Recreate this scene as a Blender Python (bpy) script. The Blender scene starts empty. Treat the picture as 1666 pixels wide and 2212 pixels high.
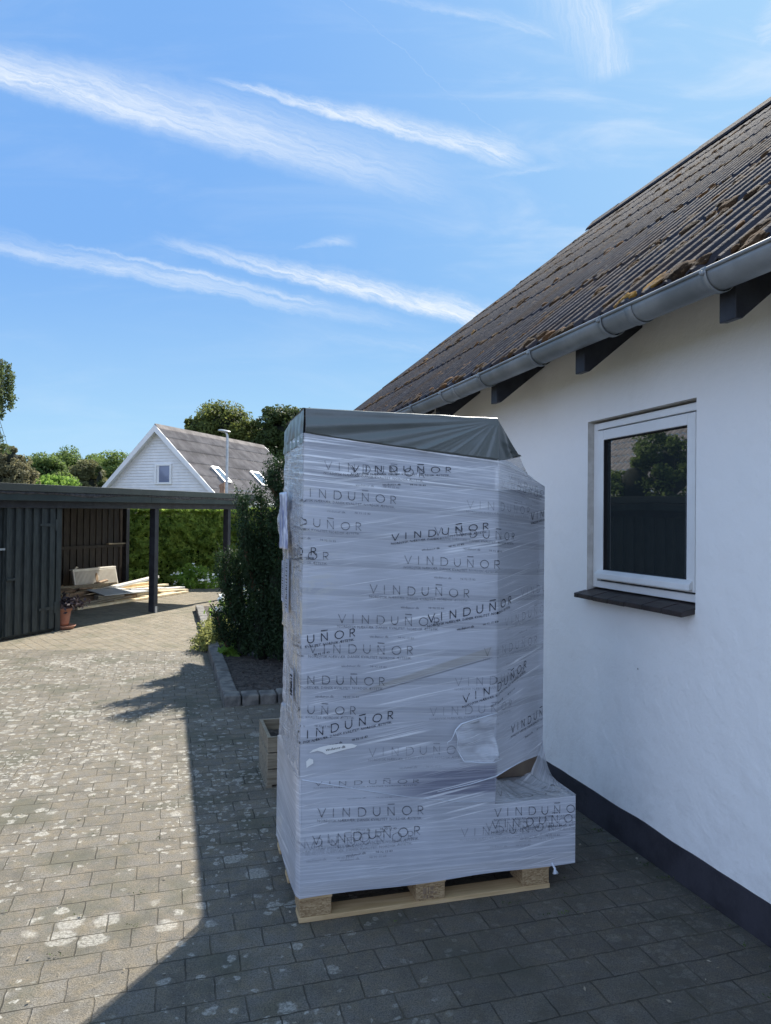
import bpy, math, random
import numpy as np
from math import radians as R, sin, cos, pi
from mathutils import Vector, Matrix, noise as mnoise

S = bpy.context.scene
COL = S.collection

# ------------------------------------------------------------------ camera
cam_d = bpy.data.cameras.new("camera")
cam = bpy.data.objects.new("camera", cam_d)
COL.objects.link(cam)
cam_d.sensor_fit = 'VERTICAL'
cam_d.sensor_height = 36.0
cam_d.sensor_width = 36.0
cam_d.lens = 1536.0 / 2212.0 * 36.0
cam_d.clip_start = 0.05
cam_d.clip_end = 3000
cam.matrix_world = Matrix.Translation((0, 0, 1.74)) @ Matrix.Rotation(R(90.70), 4, 'X') @ Matrix.Rotation(R(0.63), 4, 'Z')
S.camera = cam

# ------------------------------------------------------------------ light
SUN_AZ, SUN_EL = 22.6, 44.7          # azimuth clockwise from +Y
sd = bpy.data.lights.new("sun", 'SUN')
sd.energy = 3.7
sd.angle = R(0.53)
sd.color = (1.0, 0.94, 0.84)
so = bpy.data.objects.new("sun", sd)
COL.objects.link(so)
sv = Vector((sin(R(SUN_AZ)) * cos(R(SUN_EL)), cos(R(SUN_AZ)) * cos(R(SUN_EL)), sin(R(SUN_EL))))
so.rotation_euler = sv.to_track_quat('Z', 'Y').to_euler()

S.view_settings.view_transform = 'Standard'
S.view_settings.look = 'None'
S.view_settings.exposure = 1.6
S.view_settings.gamma = 1.0

# ------------------------------------------------------------------ node helpers
class NT:
    def __init__(s, nt):
        s.nt = nt
    def n(s, t, **kw):
        nd = s.nt.nodes.new(t)
        for k, v in kw.items():
            if k == 'inp':
                for i, val in v.items():
                    s.put(nd.inputs[i], val)
            else:
                setattr(nd, k, v)
        return nd
    def put(s, sock, val):
        if isinstance(val, bpy.types.NodeSocket):
            s.nt.links.new(val, sock)
        else:
            sock.default_value = val
    def math(s, op, a, b=0.0, c=0.0, clamp=False):
        nd = s.nt.nodes.new('ShaderNodeMath')
        nd.operation = op
        nd.use_clamp = clamp
        s.put(nd.inputs[0], a); s.put(nd.inputs[1], b); s.put(nd.inputs[2], c)
        return nd.outputs[0]
    def mr(s, v, a, b, c=0.0, d=1.0, smooth=True):
        nd = s.nt.nodes.new('ShaderNodeMapRange')
        nd.interpolation_type = 'SMOOTHSTEP' if smooth else 'LINEAR'
        for i, q in enumerate((v, a, b, c, d)):
            s.put(nd.inputs[i], q)
        return nd.outputs[0]
    def mix(s, f, a, b, mode='MIX'):
        nd = s.nt.nodes.new('ShaderNodeMix')
        nd.data_type = 'RGBA'; nd.blend_type = mode
        s.put(nd.inputs[0], f)
        s.put(nd.inputs[6], a if isinstance(a, bpy.types.NodeSocket) else (*a, 1))
        s.put(nd.inputs[7], b if isinstance(b, bpy.types.NodeSocket) else (*b, 1))
        return nd.outputs[2]
    def noise(s, vec, scale, detail=3.0, rough=0.5, dist=0.0):
        nd = s.nt.nodes.new('ShaderNodeTexNoise')
        if vec is not None: s.put(nd.inputs['Vector'], vec)
        s.put(nd.inputs['Scale'], scale); s.put(nd.inputs['Detail'], detail)
        s.put(nd.inputs['Roughness'], rough); s.put(nd.inputs['Distortion'], dist)
        return nd.outputs['Fac']
    def mapping(s, vec, loc=(0, 0, 0), rot=(0, 0, 0), scale=(1, 1, 1)):
        nd = s.nt.nodes.new('ShaderNodeMapping')
        s.put(nd.inputs['Vector'], vec)
        nd.inputs['Location'].default_value = loc
        nd.inputs['Rotation'].default_value = rot
        nd.inputs['Scale'].default_value = scale
        return nd.outputs[0]
    def ramp(s, f, pts):
        nd = s.nt.nodes.new('ShaderNodeValToRGB')
        s.put(nd.inputs[0], f)
        el = nd.color_ramp.elements
        while len(el) < len(pts): el.new(0.5)
        for e, (p, c) in zip(el, pts):
            e.position = p
            e.color = (c, c, c, 1) if not hasattr(c, '__len__') else (*c, 1)
        return nd.outputs[0]
    def bump(s, h, strength=0.5, dist=0.01, normal=None):
        nd = s.nt.nodes.new('ShaderNodeBump')
        s.put(nd.inputs['Strength'], strength); s.put(nd.inputs['Distance'], dist)
        s.put(nd.inputs['Height'], h)
        if normal is not None: s.put(nd.inputs['Normal'], normal)
        return nd.outputs[0]
    def sep(s, v):
        nd = s.nt.nodes.new('ShaderNodeSeparateXYZ'); s.put(nd.inputs[0], v); return nd.outputs
    def comb(s, x, y, z=0.0):
        nd = s.nt.nodes.new('ShaderNodeCombineXYZ')
        s.put(nd.inputs[0], x); s.put(nd.inputs[1], y); s.put(nd.inputs[2], z); return nd.outputs[0]
    def attr(s, name):
        nd = s.nt.nodes.new('ShaderNodeAttribute'); nd.attribute_name = name; return nd.outputs['Fac']

def new_mat(name):
    m = bpy.data.materials.new(name)
    m.use_nodes = True
    nt = NT(m.node_tree)
    b = m.node_tree.nodes['Principled BSDF']
    tc = m.node_tree.nodes.new('ShaderNodeTexCoord')
    return m, nt, b, tc

# ------------------------------------------------------------------ sky
W = bpy.data.worlds.new("World")
S.world = W
W.use_nodes = True
wt = NT(W.node_tree)
bg = W.node_tree.nodes['Background']
sky = wt.n('ShaderNodeTexSky', sky_type='NISHITA', sun_disc=False)
sky.sun_elevation = R(SUN_EL); sky.sun_rotation = R(SUN_AZ)
sky.altitude = 10; sky.air_density = 1.0; sky.dust_density = 0.35; sky.ozone_density = 2.2
bg.inputs['Strength'].default_value = 0.15
geo = wt.n('ShaderNodeNewGeometry')
tcw = wt.n('ShaderNodeTexCoord')
dirv = tcw.outputs['Generated']
dx, dy, dz = wt.sep(dirv)
ysafe = wt.math('MAXIMUM', dy, 0.05)
ga = wt.math('DIVIDE', dx, ysafe)
gb = wt.math('DIVIDE', dz, ysafe)
front = wt.mr(dy, 0.1, 0.3)
def pa(x): return (x - 833) / 1536.0
def pb(x, y): return (1125 + .011 * (x - 833) - y) / 1536.0
gvec = wt.comb(ga, gb)
wob = wt.math('SUBTRACT', wt.noise(gvec, 9.0, 5, 0.6), 0.5)
wob2 = wt.math('SUBTRACT', wt.noise(gvec, 40.0, 5, 0.65), 0.5)
cloud = None
def streak(x0, y0, x1, y1, w0, w1, prof, amt, sharp=8, fib=0.5, seed=0.0):
    """cirrus streak; (x0,y0)-(x1,y1) is its lower edge, w0/w1 its thickness at each end"""
    global cloud
    a0, b0, a1, b1 = pa(x0), pb(x0, y0), pa(x1), pb(x1, y1)
    L = math.hypot(a1 - a0, b1 - b0)
    ux, uy = (a1 - a0) / L, (b1 - b0) / L
    da = wt.math('SUBTRACT', ga, a0); db = wt.math('SUBTRACT', gb, b0)
    t = wt.math('ADD', wt.math('MULTIPLY', da, ux / L), wt.math('MULTIPLY', db, uy / L))
    w = wt.math('ADD', wt.math('MULTIPLY', da, -uy), wt.math('MULTIPLY', db, ux))
    w = wt.math('ADD', w, wt.math('MULTIPLY', wob, 0.030))
    w = wt.math('ADD', w, wt.math('MULTIPLY', wob2, 0.012))
    Wd = wt.math('MAXIMUM', wt.math('ADD', w0 / 1536.0, wt.math('MULTIPLY', t, (w1 - w0) / 1536.0)), 0.002)
    r = wt.math('DIVIDE', w, Wd)
    lo = wt.mr(r, -0.12, 0.30)
    up = wt.mr(r, 0.25, 1.15, 1.0, 0.0)
    pr = wt.ramp(t, [(p, v) for p, v in prof])
    fv = wt.comb(wt.math('ADD', wt.math('MULTIPLY', t, 7.0 * L), seed), wt.math('ADD', wt.math('MULTIPLY', w, 72.0), wt.math('MULTIPLY', t, 2.0)))
    fn = wt.noise(fv, 1.3, 9, 0.72, 1.4)
    fbr = wt.mr(fn, 0.5 - fib * .45, 0.5 + fib * .35)
    v = wt.math('MULTIPLY', lo, up)
    v = wt.math('MULTIPLY', v, pr)
    v = wt.math('MULTIPLY', v, wt.math('ADD', wt.math('MULTIPLY', fbr, 0.75), 0.25))
    v = wt.math('MULTIPLY', v, amt)
    cloud = v if cloud is None else wt.math('MAXIMUM', cloud, v)
streak(-150, 148, 1010, 480, 100, 180, [(0, 1), (.35, 1), (.6, .75), (.85, .40), (1, .0)], 1.0, fib=.8, seed=3)
streak(330, 140, 1150, 378, 8, 84, [(0, 0), (.10, .10), (.22, .6), (.5, .95), (.9, .8), (1, .0)], 1.0, seed=8)
streak(300, 524, 1120, 735, 34, 75, [(0, 0), (.1, .35), (.35, .8), (.6, 1.0), (1, 1)], 1.1, seed=15)
streak(60, 508, 800, 690, 8, 26, [(0, 0), (.2, .45), (.5, .75), (.85, .6), (1, 0)], .8, seed=21)
streak(-150, 520, 960, 738, 60, 46, [(0, .5), (.2, .65), (.5, .85), (.75, .5), (1, 0)], .72, seed=33)
streak(590, 536, 770, 530, 3, 36, [(0, 0), (.4, .3), (.75, .7), (1, 0)], .6, seed=40)
streak(860, 2, 1240, 92, 26, 44, [(0, .3), (.4, .6), (.8, .5), (1, 0)], .6, seed=48)
streak(1375, 150, 1300, -60, 120, 190, [(0, 0), (.12, .8), (.5, .9), (1, .8)], .62, seed=57)
streak(1290, 60, 1560, -40, 40, 120, [(0, .0), (.3, .75), (.7, .5), (1, .3)], .7, seed=61)
streak(1640, 110, 1720, 20, 40, 90, [(0, 0), (.3, .7), (1, .7)], .6, seed=66)
streak(1045, 262, 1110, 318, 3, 22, [(0, .3), (.5, .5), (1, 0)], .5, seed=70)
streak(980, 395, 1290, 345, 10, 34, [(0, 0), (.5, .5), (1, .0)], .5, seed=75)
streak(520, 720, 1000, 780, 40, 50, [(0, 0), (.4, .3), (.8, .35), (1, .2)], .45, seed=82)
# thin veil
veil = wt.noise(wt.mapping(gvec, rot=(0, 0, R(20)), scale=(1.2, 5.0, 1)), 3.0, 6, 0.6, 0.6)
veil = wt.math('MULTIPLY', wt.mr(veil, 0.42, 0.85), wt.mr(ga, -0.15, 0.5, 0.12, 0.55))
cloud = wt.math('MAXIMUM', cloud, veil)
cloud = wt.math('MULTIPLY', cloud, front, clamp=True)
# clear northern summer air: deep blue away from the sun, paler towards it and the horizon,
# unseen brighter sky added behind the camera to lift the shaded walls
skyn = wt.mix(1.0, sky.outputs[0], (.16, .26, .42), 'MULTIPLY')
pale = wt.math('MAXIMUM', wt.mr(gb, .42, -.02, 0, 1), wt.math('MULTIPLY', wt.mr(ga, -.35, .75), .75))
pale = wt.math('MAXIMUM', pale, wt.math('MULTIPLY', wt.mr(dy, .25, .0), .6))
skyb = wt.mix(pale, (.50, 1.04, 1.98), (1.08, 1.68, 2.2))
hi = wt.sep(skyn)
skyn = wt.comb(wt.math('MINIMUM', hi[0], 1.1), wt.math('MINIMUM', hi[1], 1.7), wt.math('MINIMUM', hi[2], 2.3))
skyb = wt.mix(.12, skyb, skyn)
bkc = wt.noise(wt.mapping(dirv, scale=(1.5, 1.5, 3.0)), 2.0, 5, .6, .5)
bk = wt.math('MULTIPLY', wt.mr(dy, .30, -.25), wt.mr(bkc, .25, .55, .75, 1.0))
bk = wt.math('MULTIPLY', bk, wt.mr(dz, .85, .40, .12, 1.0))
skyb = wt.mix(bk, skyb, (1.95, 2.45, 3.70))
skyc = wt.mix(wt.math('MULTIPLY', cloud, 0.95), skyb, (1.95, 2.12, 2.30))
wt.put(bg.inputs['Color'], skyc)

# ------------------------------------------------------------------ frames
C17, S17 = cos(R(17)), sin(R(17))
def P(n, s, z):            # house frame: n across the drive towards the house, s along the wall
    return (n * C17 - s * S17, n * S17 + s * C17, z)
KA = R(15.685); KC, KS = cos(KA), sin(KA)
def K(k, d, z):            # pallet frame
    return (-.353 + KC * k - KS * d, 3.082 + KS * k + KC * d, z)
_l = math.hypot(.321, .947); EX, EY = .321 / _l, .947 / _l
def Cp(a, b, z):           # carport frame
    return (-5.06 + EX * a - EY * b, 10.7 + EY * a + EX * b, z)
GA = R(20.8)
def Gh(w, l, z):           # gable house frame: w right, l along its ridge
    return (-11.7 + cos(GA) * w + sin(GA) * l, 36 - sin(GA) * w + cos(GA) * l, z)
def Wd(x, y, z): return (x, y, z)

# ------------------------------------------------------------------ objects
LOC = {}
def tag(o, label=None, cat=None, group=None, kind=None):
    if label: o['label'] = label
    if cat: o['category'] = cat
    if group: o['group'] = group
    if kind: o['kind'] = kind
    return o
def empty(name, loc, label, cat, group=None):
    o = bpy.data.objects.new(name, None)
    o.empty_display_size = 0.2
    COL.objects.link(o); o.location = loc; LOC[o.name] = Vector(loc)
    return tag(o, label, cat, group)

class MB:
    def __init__(s, fr=Wd):
        s.v = []; s.f = []; s.mi = []; s.fr = fr; s.uv = None; s.cur = 0; s.sm = []; s.smooth = False
    def add(s, vs, fs, raw=False):
        o = len(s.v)
        s.v += [tuple(v) if raw else s.fr(*v) for v in vs]
        for f in fs:
            s.f.append([o + i for i in f]); s.mi.append(s.cur); s.sm.append(s.smooth)
        return s
    def box(s, x0, x1, y0, y1, z0, z1):
        vs = [(x, y, z) for z in (z0, z1) for y in (y0, y1) for x in (x0, x1)]
        return s.add(vs, [(0, 2, 3, 1), (4, 5, 7, 6), (0, 1, 5, 4), (1, 3, 7, 5), (3, 2, 6, 7), (2, 0, 4, 6)])
    def bar(s, p, q, w, h, up=(0, 0, 1)):       # beam from p to q (frame coords)
        p = Vector(s.fr(*p)); q = Vector(s.fr(*q))
        d = (q - p).normalized(); upv = Vector(up)
        sx = d.cross(upv)
        if sx.length < 1e-4: sx = d.cross(Vector((1, 0, 0)))
        sx.normalize(); u = sx.cross(d)
        vs = []
        for b in (p, q):
            for a, c in ((-1, -1), (1, -1), (1, 1), (-1, 1)):
                vs.append(tuple(b + sx * a * w / 2 + u * c * h / 2))
        return s.add(vs, [(0, 1, 2, 3), (7, 6, 5, 4), (0, 4, 5, 1), (1, 5, 6, 2), (2, 6, 7, 3), (3, 7, 4, 0)], raw=True)
    def tube(s, pts, r, seg=8, cap=True):
        pts = [Vector(s.fr(*p)) for p in pts]
        rs = r if hasattr(r, '__len__') else [r] * len(pts)
        vs = []; fs = []
        ref = Vector((0.3, 0.2, 1)).normalized()
        for i, p in enumerate(pts):
            d = (pts[min(i + 1, len(pts) - 1)] - pts[max(i - 1, 0)]).normalized()
            a = d.cross(ref)
            if a.length < .05: a = d.cross(Vector((1, 0, 0)))
            a.normalize(); b = a.cross(d)
            for j in range(seg):
                t = 2 * pi * j / seg
                vs.append(tuple(p + (a * cos(t) + b * sin(t)) * rs[i]))
        for i in range(len(pts) - 1):
            for j in range(seg):
                fs.append((i * seg + j, i * seg + (j + 1) % seg, (i + 1) * seg + (j + 1) % seg, (i + 1) * seg + j))
        if cap:
            fs.append(tuple(range(seg))[::-1]); fs.append(tuple((len(pts) - 1) * seg + j for j in range(seg)))
        sm = s.smooth; s.smooth = True
        s.add(vs, fs, raw=True); s.smooth = sm
        return s
    def prism(s, poly, axis, a0, a1):
        """poly: list of 2D points; axis: index of the extruded coordinate"""
        def mk(p, a):
            c = list(p); c.insert(axis, a); return tuple(c)
        n = len(poly)
        vs = [mk(p, a0) for p in poly] + [mk(p, a1) for p in poly]
        fs = [tuple(range(n))[::-1], tuple(range(n, 2 * n))]
        fs += [(i, (i + 1) % n, n + (i + 1) % n, n + i) for i in range(n)]
        return s.add(vs, fs)
    def grid(s, fn, nu, nv, smooth=True):
        """fn(u,v)-> point in frame coords, u,v in 0..1"""
        vs = [fn(i / nu, j / nv) for j in range(nv + 1) for i in range(nu + 1)]
        fs = [(j * (nu + 1) + i, j * (nu + 1) + i + 1, (j + 1) * (nu + 1) + i + 1, (j + 1) * (nu + 1) + i) for j in range(nv) for i in range(nu)]
        sm = s.smooth; s.smooth = smooth
        s.add(vs, fs); s.smooth = sm
        return s
    def build(s, name, mats, parent=None, bevel=0.0, recalc=True, uvs=None):
        me = bpy.data.meshes.new(name)
        off = LOC.get(parent.name, Vector((0, 0, 0))) if parent else Vector((0, 0, 0))
        me.from_pydata([(v[0] - off.x, v[1] - off.y, v[2] - off.z) for v in s.v], [], s.f)
        if not isinstance(mats, (list, tuple)): mats = [mats]
        for m in mats: me.materials.append(m)
        me.polygons.foreach_set('material_index', s.mi)
        me.polygons.foreach_set('use_smooth', s.sm)
        if uvs is not None:
            ul = me.uv_layers.new(name='wrap')
            arr = np.array(uvs, dtype=np.float32)
            li = np.empty(len(me.loops), dtype=np.int32); me.loops.foreach_get('vertex_index', li)
            ul.data.foreach_set('uv', arr[li].ravel())
        if recalc:
            import bmesh
            bm = bmesh.new(); bm.from_mesh(me)
            bmesh.ops.recalc_face_normals(bm, faces=bm.faces)
            bm.to_mesh(me); bm.free()
        me.update()
        o = bpy.data.objects.new(name, me); COL.objects.link(o)
        if parent:
            o.parent = parent
            LOC[o.name] = off.copy()
        else:
            LOC[o.name] = Vector((0, 0, 0))
        if bevel:
            bv = o.modifiers.new('bevel', 'BEVEL'); bv.width = bevel; bv.segments = 2; bv.limit_method = 'ANGLE'; bv.angle_limit = R(40)
        return o

def fast_quads(name, verts, mat, parent=None, rnd=None):
    """verts: (N,4,3) array of leaf quads"""
    N = verts.shape[0]
    off = LOC.get(parent.name, Vector((0, 0, 0))) if parent else Vector((0, 0, 0))
    v = (verts.reshape(-1, 3) - np.array([off.x, off.y, off.z])).astype(np.float32)
    me = bpy.data.meshes.new(name)
    me.vertices.add(4 * N); me.vertices.foreach_set('co', v.ravel())
    me.loops.add(4 * N); me.loops.foreach_set('vertex_index', np.arange(4 * N, dtype=np.int32))
    me.polygons.add(N); me.polygons.foreach_set('loop_start', np.arange(0, 4 * N, 4, dtype=np.int32))
    me.update(calc_edges=True)
    at = me.attributes.new('rnd', 'FLOAT', 'FACE')
    if rnd is None: rnd = np.random.default_rng(7).random(N)
    at.data.foreach_set('value', rnd.astype(np.float32))
    me.materials.append(mat)
    o = bpy.data.objects.new(name, me); COL.objects.link(o)
    if parent: o.parent = parent
    LOC[o.name] = off.copy()
    return o

def leaves(centers, normals, size, rng, aspect=0.55, jitter=0.9, var=0.4, droop=0.0):
    N = len(centers)
    n = normals + rng.normal(0, jitter, (N, 3)); n /= np.linalg.norm(n, axis=1)[:, None]
    t = rng.normal(0, 1, (N, 3)); t[:, 2] -= droop * 2
    t -= (t * n).sum(1)[:, None] * n; t /= np.linalg.norm(t, axis=1)[:, None]
    b = np.cross(n, t)
    sz = size * (1 + rng.uniform(-var, var, N))[:, None]
    return np.stack([centers - t * sz, centers - b * sz * aspect, centers + t * sz, centers + b * sz * aspect], 1)

# ------------------------------------------------------------------ materials
def simple(name, col, rough=0.7, col2=None, scale=6.0, bump=0.0, bscale=40.0, bdist=0.004, metal=0.0, spec=0.5, aniso=(1, 1, 1), contrast=(.35, .65)):
    m, t, b, tc = new_mat(name)
    v = t.mapping(tc.outputs['Object'], scale=aniso)
    if col2 is not None:
        f = t.mr(t.noise(v, scale, 6, .6), contrast[0], contrast[1])
        t.put(b.inputs['Base Color'], t.mix(f, col, col2))
    else:
        b.inputs['Base Color'].default_value = (*col, 1)
    b.inputs['Roughness'].default_value = rough
    b.inputs['Metallic'].default_value = metal
    b.inputs['Specular IOR Level'].default_value = spec
    if bump:
        t.put(b.inputs['Normal'], t.bump(t.noise(v, bscale, 5, .6), bump, bdist))
    return m

def wood(name, c1, c2, rough=.75, scale=1.0, axis=0):
    m, t, b, tc = new_mat(name)
    sc = [14, 14, 14]; sc[axis] = 1.2
    # rotate object coords into pallet direction so the grain follows the boards
    v = t.mapping(tc.outputs['Object'], rot=(0, 0, -KA))
    v = t.mapping(v, scale=tuple(q * scale for q in sc))
    f = t.noise(v, 2.2, 6, .65, 1.2)
    f2 = t.noise(tc.outputs['Object'], 4.0, 3)
    col = t.mix(t.mr(f, .3, .72), c1, c2)
    col = t.mix(t.math('MULTIPLY', t.mr(f2, .5, .8), .35), col, tuple(q * .6 for q in c1))
    t.put(b.inputs['Base Color'], col)
    b.inputs['Roughness'].default_value = rough
    t.put(b.inputs['Normal'], t.bump(f, .35, .003))
    return m

def foliage(name, dark, light, trans=0.35, nscale=1.2, rough=.6):
    m, t, b, tc = new_mat(name)
    r = t.attr('rnd')
    n = t.noise(tc.outputs['Object'], nscale, 3, .6)
    f = t.math('ADD', t.math('MULTIPLY', r, .55), t.math('MULTIPLY', t.mr(n, .35, .65), .45))
    col = t.mix(f, dark, light)
    t.put(b.inputs['Base Color'], col)
    b.inputs['Roughness'].default_value = rough
    b.inputs['Specular IOR Level'].default_value = .15
    tr = t.n('ShaderNodeBsdfTranslucent')
    t.put(tr.inputs['Color'], t.mix(0.5, col, tuple(min(1, q * 1.6) for q in light)))
    mx = t.n('ShaderNodeMixShader')
    mx.inputs[0].default_value = trans
    t.nt.links.new(b.outputs[0], mx.inputs[1]); t.nt.links.new(tr.outputs[0], mx.inputs[2])
    out = m.node_tree.nodes['Material Output']
    t.nt.links.new(mx.outputs[0], out.inputs['Surface'])
    return m

def paving(name, rot, bw, bh, base=(.20, .19, .17), lichen=1.0, loc=(0, 0, 0)):
    m, t, b, tc = new_mat(name)
    obj = tc.outputs['Object']
    wv = t.n('ShaderNodeTexNoise', inp={'Scale': 3.0, 'Detail': 2.0}); t.put(wv.inputs['Vector'], obj)
    wob = t.n('ShaderNodeVectorMath', operation='MULTIPLY_ADD')
    t.put(wob.inputs[0], wv.outputs['Color']); wob.inputs[1].default_value = (.02, .02, 0); t.put(wob.inputs[2], obj)
    wv2 = t.n('ShaderNodeTexNoise', inp={'Scale': 26.0, 'Detail': 2.0}); t.put(wv2.inputs['Vector'], obj)
    wob2 = t.n('ShaderNodeVectorMath', operation='MULTIPLY_ADD')
    t.put(wob2.inputs[0], wv2.outputs['Color']); wob2.inputs[1].default_value = (.010, .010, 0); t.put(wob2.inputs[2], wob.outputs[0])
    v = t.mapping(wob2.outputs[0], loc=loc, rot=(0, 0, rot))
    br = t.n('ShaderNodeTexBrick', offset=.5, inp={'Scale': 1.0, 'Mortar Size': .0034, 'Mortar Smooth': .6, 'Brick Width': bw, 'Row Height': bh})
    t.put(br.inputs['Vector'], v)
    br.inputs['Color1'].default_value = (0, 0, 0, 1); br.inputs['Color2'].default_value = (1, 1, 1, 1); br.inputs['Mortar'].default_value = (.5, .5, .5, 1)
    tone = t.sep(br.outputs['Color'])[0]
    mort = br.outputs['Fac']
    fine = t.noise(obj, 160, 4, .75)
    med = t.noise(obj, 14, 5, .6)
    big = t.noise(obj, .55, 3, .5)
    col = t.mix(tone, tuple(q * .78 for q in base), tuple(q * 1.15 for q in base))
    col = t.mix(t.mr(med, .3, .75), col, (base[0] * 1.20, base[1] * 1.06, base[2] * .82))
    col = t.mix(t.math('MULTIPLY', t.mr(t.noise(obj, 5.0, 6, .75), .46, .66), .55), col, (base[0] * .50, base[1] * .48, base[2] * .42))
    col = t.mix(t.math('MULTIPLY', t.mr(t.noise(t.mapping(obj, loc=(4, 9, 0)), 9.0, 6, .8), .54, .70), .45), col, (base[0] * 1.75, base[1] * 1.72, base[2] * 1.62))
    col = t.mix(t.math('MULTIPLY', t.mr(fine, .44, .62), .75), col, tuple(q * .34 for q in base))
    col = t.mix(t.math('MULTIPLY', t.mr(t.noise(obj, 240, 3, .7), .60, .70), .7), col, tuple(min(1, q * 2.3) for q in base))
    # dark moss in places
    col = t.mix(t.math('MULTIPLY', t.mr(t.noise(obj, 75, 4, .85), .50, .64), .55), col, (base[0] * .38, base[1] * .37, base[2] * .33))
    mo = t.math('MULTIPLY', t.mr(t.noise(obj, 2.0, 5, .65), .48, .66), .6)
    col = t.mix(mo, col, (base[0] * .42, base[1] * .46, base[2] * .36))
    # pale lichen spots, two sizes, thick in some places and thin in others
    def spots(sc, seed, r0, dens_lo, dens_hi):
        wn = t.n('ShaderNodeTexNoise', inp={'Scale': 30.0, 'Detail': 3.0}); t.put(wn.inputs['Vector'], obj)
        dv = t.n('ShaderNodeVectorMath', operation='MULTIPLY_ADD')
        t.put(dv.inputs[0], wn.outputs['Color']); dv.inputs[1].default_value = (.05, .05, 0); t.put(dv.inputs[2], t.mapping(obj, loc=(seed, seed * 1.7, 0)))
        vo = t.n('ShaderNodeTexVoronoi', voronoi_dimensions='2D', inp={'Scale': sc, 'Randomness': 1.0}); t.put(vo.inputs['Vector'], dv.outputs[0])
        rnd = t.sep(vo.outputs['Color'])
        rad = t.math('MULTIPLY', rnd[0], r0)
        on = t.mr(t.math('SUBTRACT', t.mr(t.noise(t.mapping(obj, loc=(seed * 3, 0, 0)), .9, 3, .6), dens_lo, dens_hi, 0, 1.0), rnd[1]), -.02, .02)
        s_ = t.mr(t.math('SUBTRACT', rad, vo.outputs['Distance']), -.05, .08)
        return t.math('MULTIPLY', s_, on)
    sp = t.math('MAXIMUM', spots(13.0, 1.3, .50, .40, .80), spots(27.0, 6.1, .52, .40, .82))
    sp = t.math('MAXIMUM', sp, t.math('MULTIPLY', spots(7.0, 9.7, .52, .46, .90), .85))
    sp = t.math('MULTIPLY', sp, t.mr(t.noise(obj, 70, 5, .85), .38, .60, .10, 1.0))
    sp = t.math('MULTIPLY', sp, lichen)
    # little lichen by the house, where walked on; house shade darkened into the colour
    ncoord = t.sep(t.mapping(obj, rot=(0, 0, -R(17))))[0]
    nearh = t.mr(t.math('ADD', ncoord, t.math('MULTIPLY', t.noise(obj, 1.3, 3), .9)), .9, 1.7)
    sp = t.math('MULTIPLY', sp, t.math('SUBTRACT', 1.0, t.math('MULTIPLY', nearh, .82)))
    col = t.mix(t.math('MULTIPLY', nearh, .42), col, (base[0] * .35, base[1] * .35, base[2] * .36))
    notm = t.math('SUBTRACT', 1.0, t.math('MULTIPLY', mort, .8))
    sp = t.math('MULTIPLY', sp, notm)
    col = t.mix(t.math('MULTIPLY', sp, .72), col, t.mix(t.noise(obj, 35, 3, .7), (.34, .33, .29), (.56, .54, .48)))
    jc = t.mix(t.mr(t.noise(obj, 3.0, 4), .4, .65), (.050, .045, .034), (.115, .10, .068))
    col = t.mix(t.math('MULTIPLY', mort, t.mr(t.noise(obj, 4, 4, .7), .35, .62, .25, .95)), col, jc)
    t.put(b.inputs['Base Color'], col)
    b.inputs['Roughness'].default_value = .85
    b.inputs['Specular IOR Level'].default_value = .3
    h = t.math('ADD', t.math('MULTIPLY', mort, -1.0), t.math('MULTIPLY', fine, .38))
    h = t.math('ADD', h, t.math('MULTIPLY', med, .35))
    h = t.math('ADD', h, t.math('MULTIPLY', tone, .25))
    t.put(b.inputs['Normal'], t.bump(h, 1.0, .013))
    return m

M = {}
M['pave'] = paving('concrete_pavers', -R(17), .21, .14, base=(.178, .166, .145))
M['pave_far'] = paving('concrete_pavers_far', R(50), .21, .14, base=(.235, .212, .172), lichen=.25)
M['kerb'] = simple('kerb_concrete', (.085, .082, .078), .9, (.19, .18, .16), 9, .6, 90, .006)
M['soil'] = simple('soil', (.028, .022, .018), .95, (.10, .085, .075), 22, 1.0, 60, .03)
M['grass_far'] = simple('far_ground', (.06, .08, .03), .95, (.12, .11, .06), .4, .5, 8, .05)
M['black'] = simple('tar_black', (.022, .021, .027), .8, (.042, .040, .050), 5, .5, 60, .004)
def plaster():
    m, t, b, tc = new_mat('white_plaster')
    o = tc.outputs['Object']
    n1 = t.noise(o, 1.1, 4, .6); n2 = t.noise(t.mapping(o, scale=(1, 1, .35)), 6, 5, .65); n3 = t.noise(o, 60, 4, .6)
    col = t.mix(t.math('MULTIPLY', t.mr(n1, .4, .8), .5), (.87, .865, .84), (.83, .825, .81))
    col = t.mix(t.math('MULTIPLY', t.mr(n2, .58, .80), .14), col, (.66, .64, .60))
    vo = t.n('ShaderNodeTexVoronoi', inp={'Scale': 3.1}); t.put(vo.inputs['Vector'], o)
    col = t.mix(t.mr(vo.outputs['Distance'], .022, .012), col, (.35, .32, .28))
    z = t.sep(o)[2]
    sp = t.math('MULTIPLY', t.mr(z, .75, .18), t.mr(t.noise(o, 9, 5, .7), .45, .7))
    col = t.mix(t.math('MULTIPLY', sp, .22), col, (.52, .50, .47))
    t.put(b.inputs['Base Color'], col)
    b.inputs['Roughness'].default_value = .85
    h = t.math('ADD', t.math('MULTIPLY', t.noise(o, 7, 4, .5), 1.0), t.math('MULTIPLY', n3, .16))
    t.put(b.inputs['Normal'], t.bump(h, .55, .02))
    return m
M['plaster'] = plaster()
M['reveal'] = simple('window_reveal', (.50, .48, .44), .9, (.62, .60, .56), 14, .5, 60, .004)
M['whitepaint'] = simple('white_window_paint', (.80, .81, .80), .35, (.74, .75, .74), 5)
M['rubber'] = simple('black_gasket', (.01, .01, .012), .6)
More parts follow.
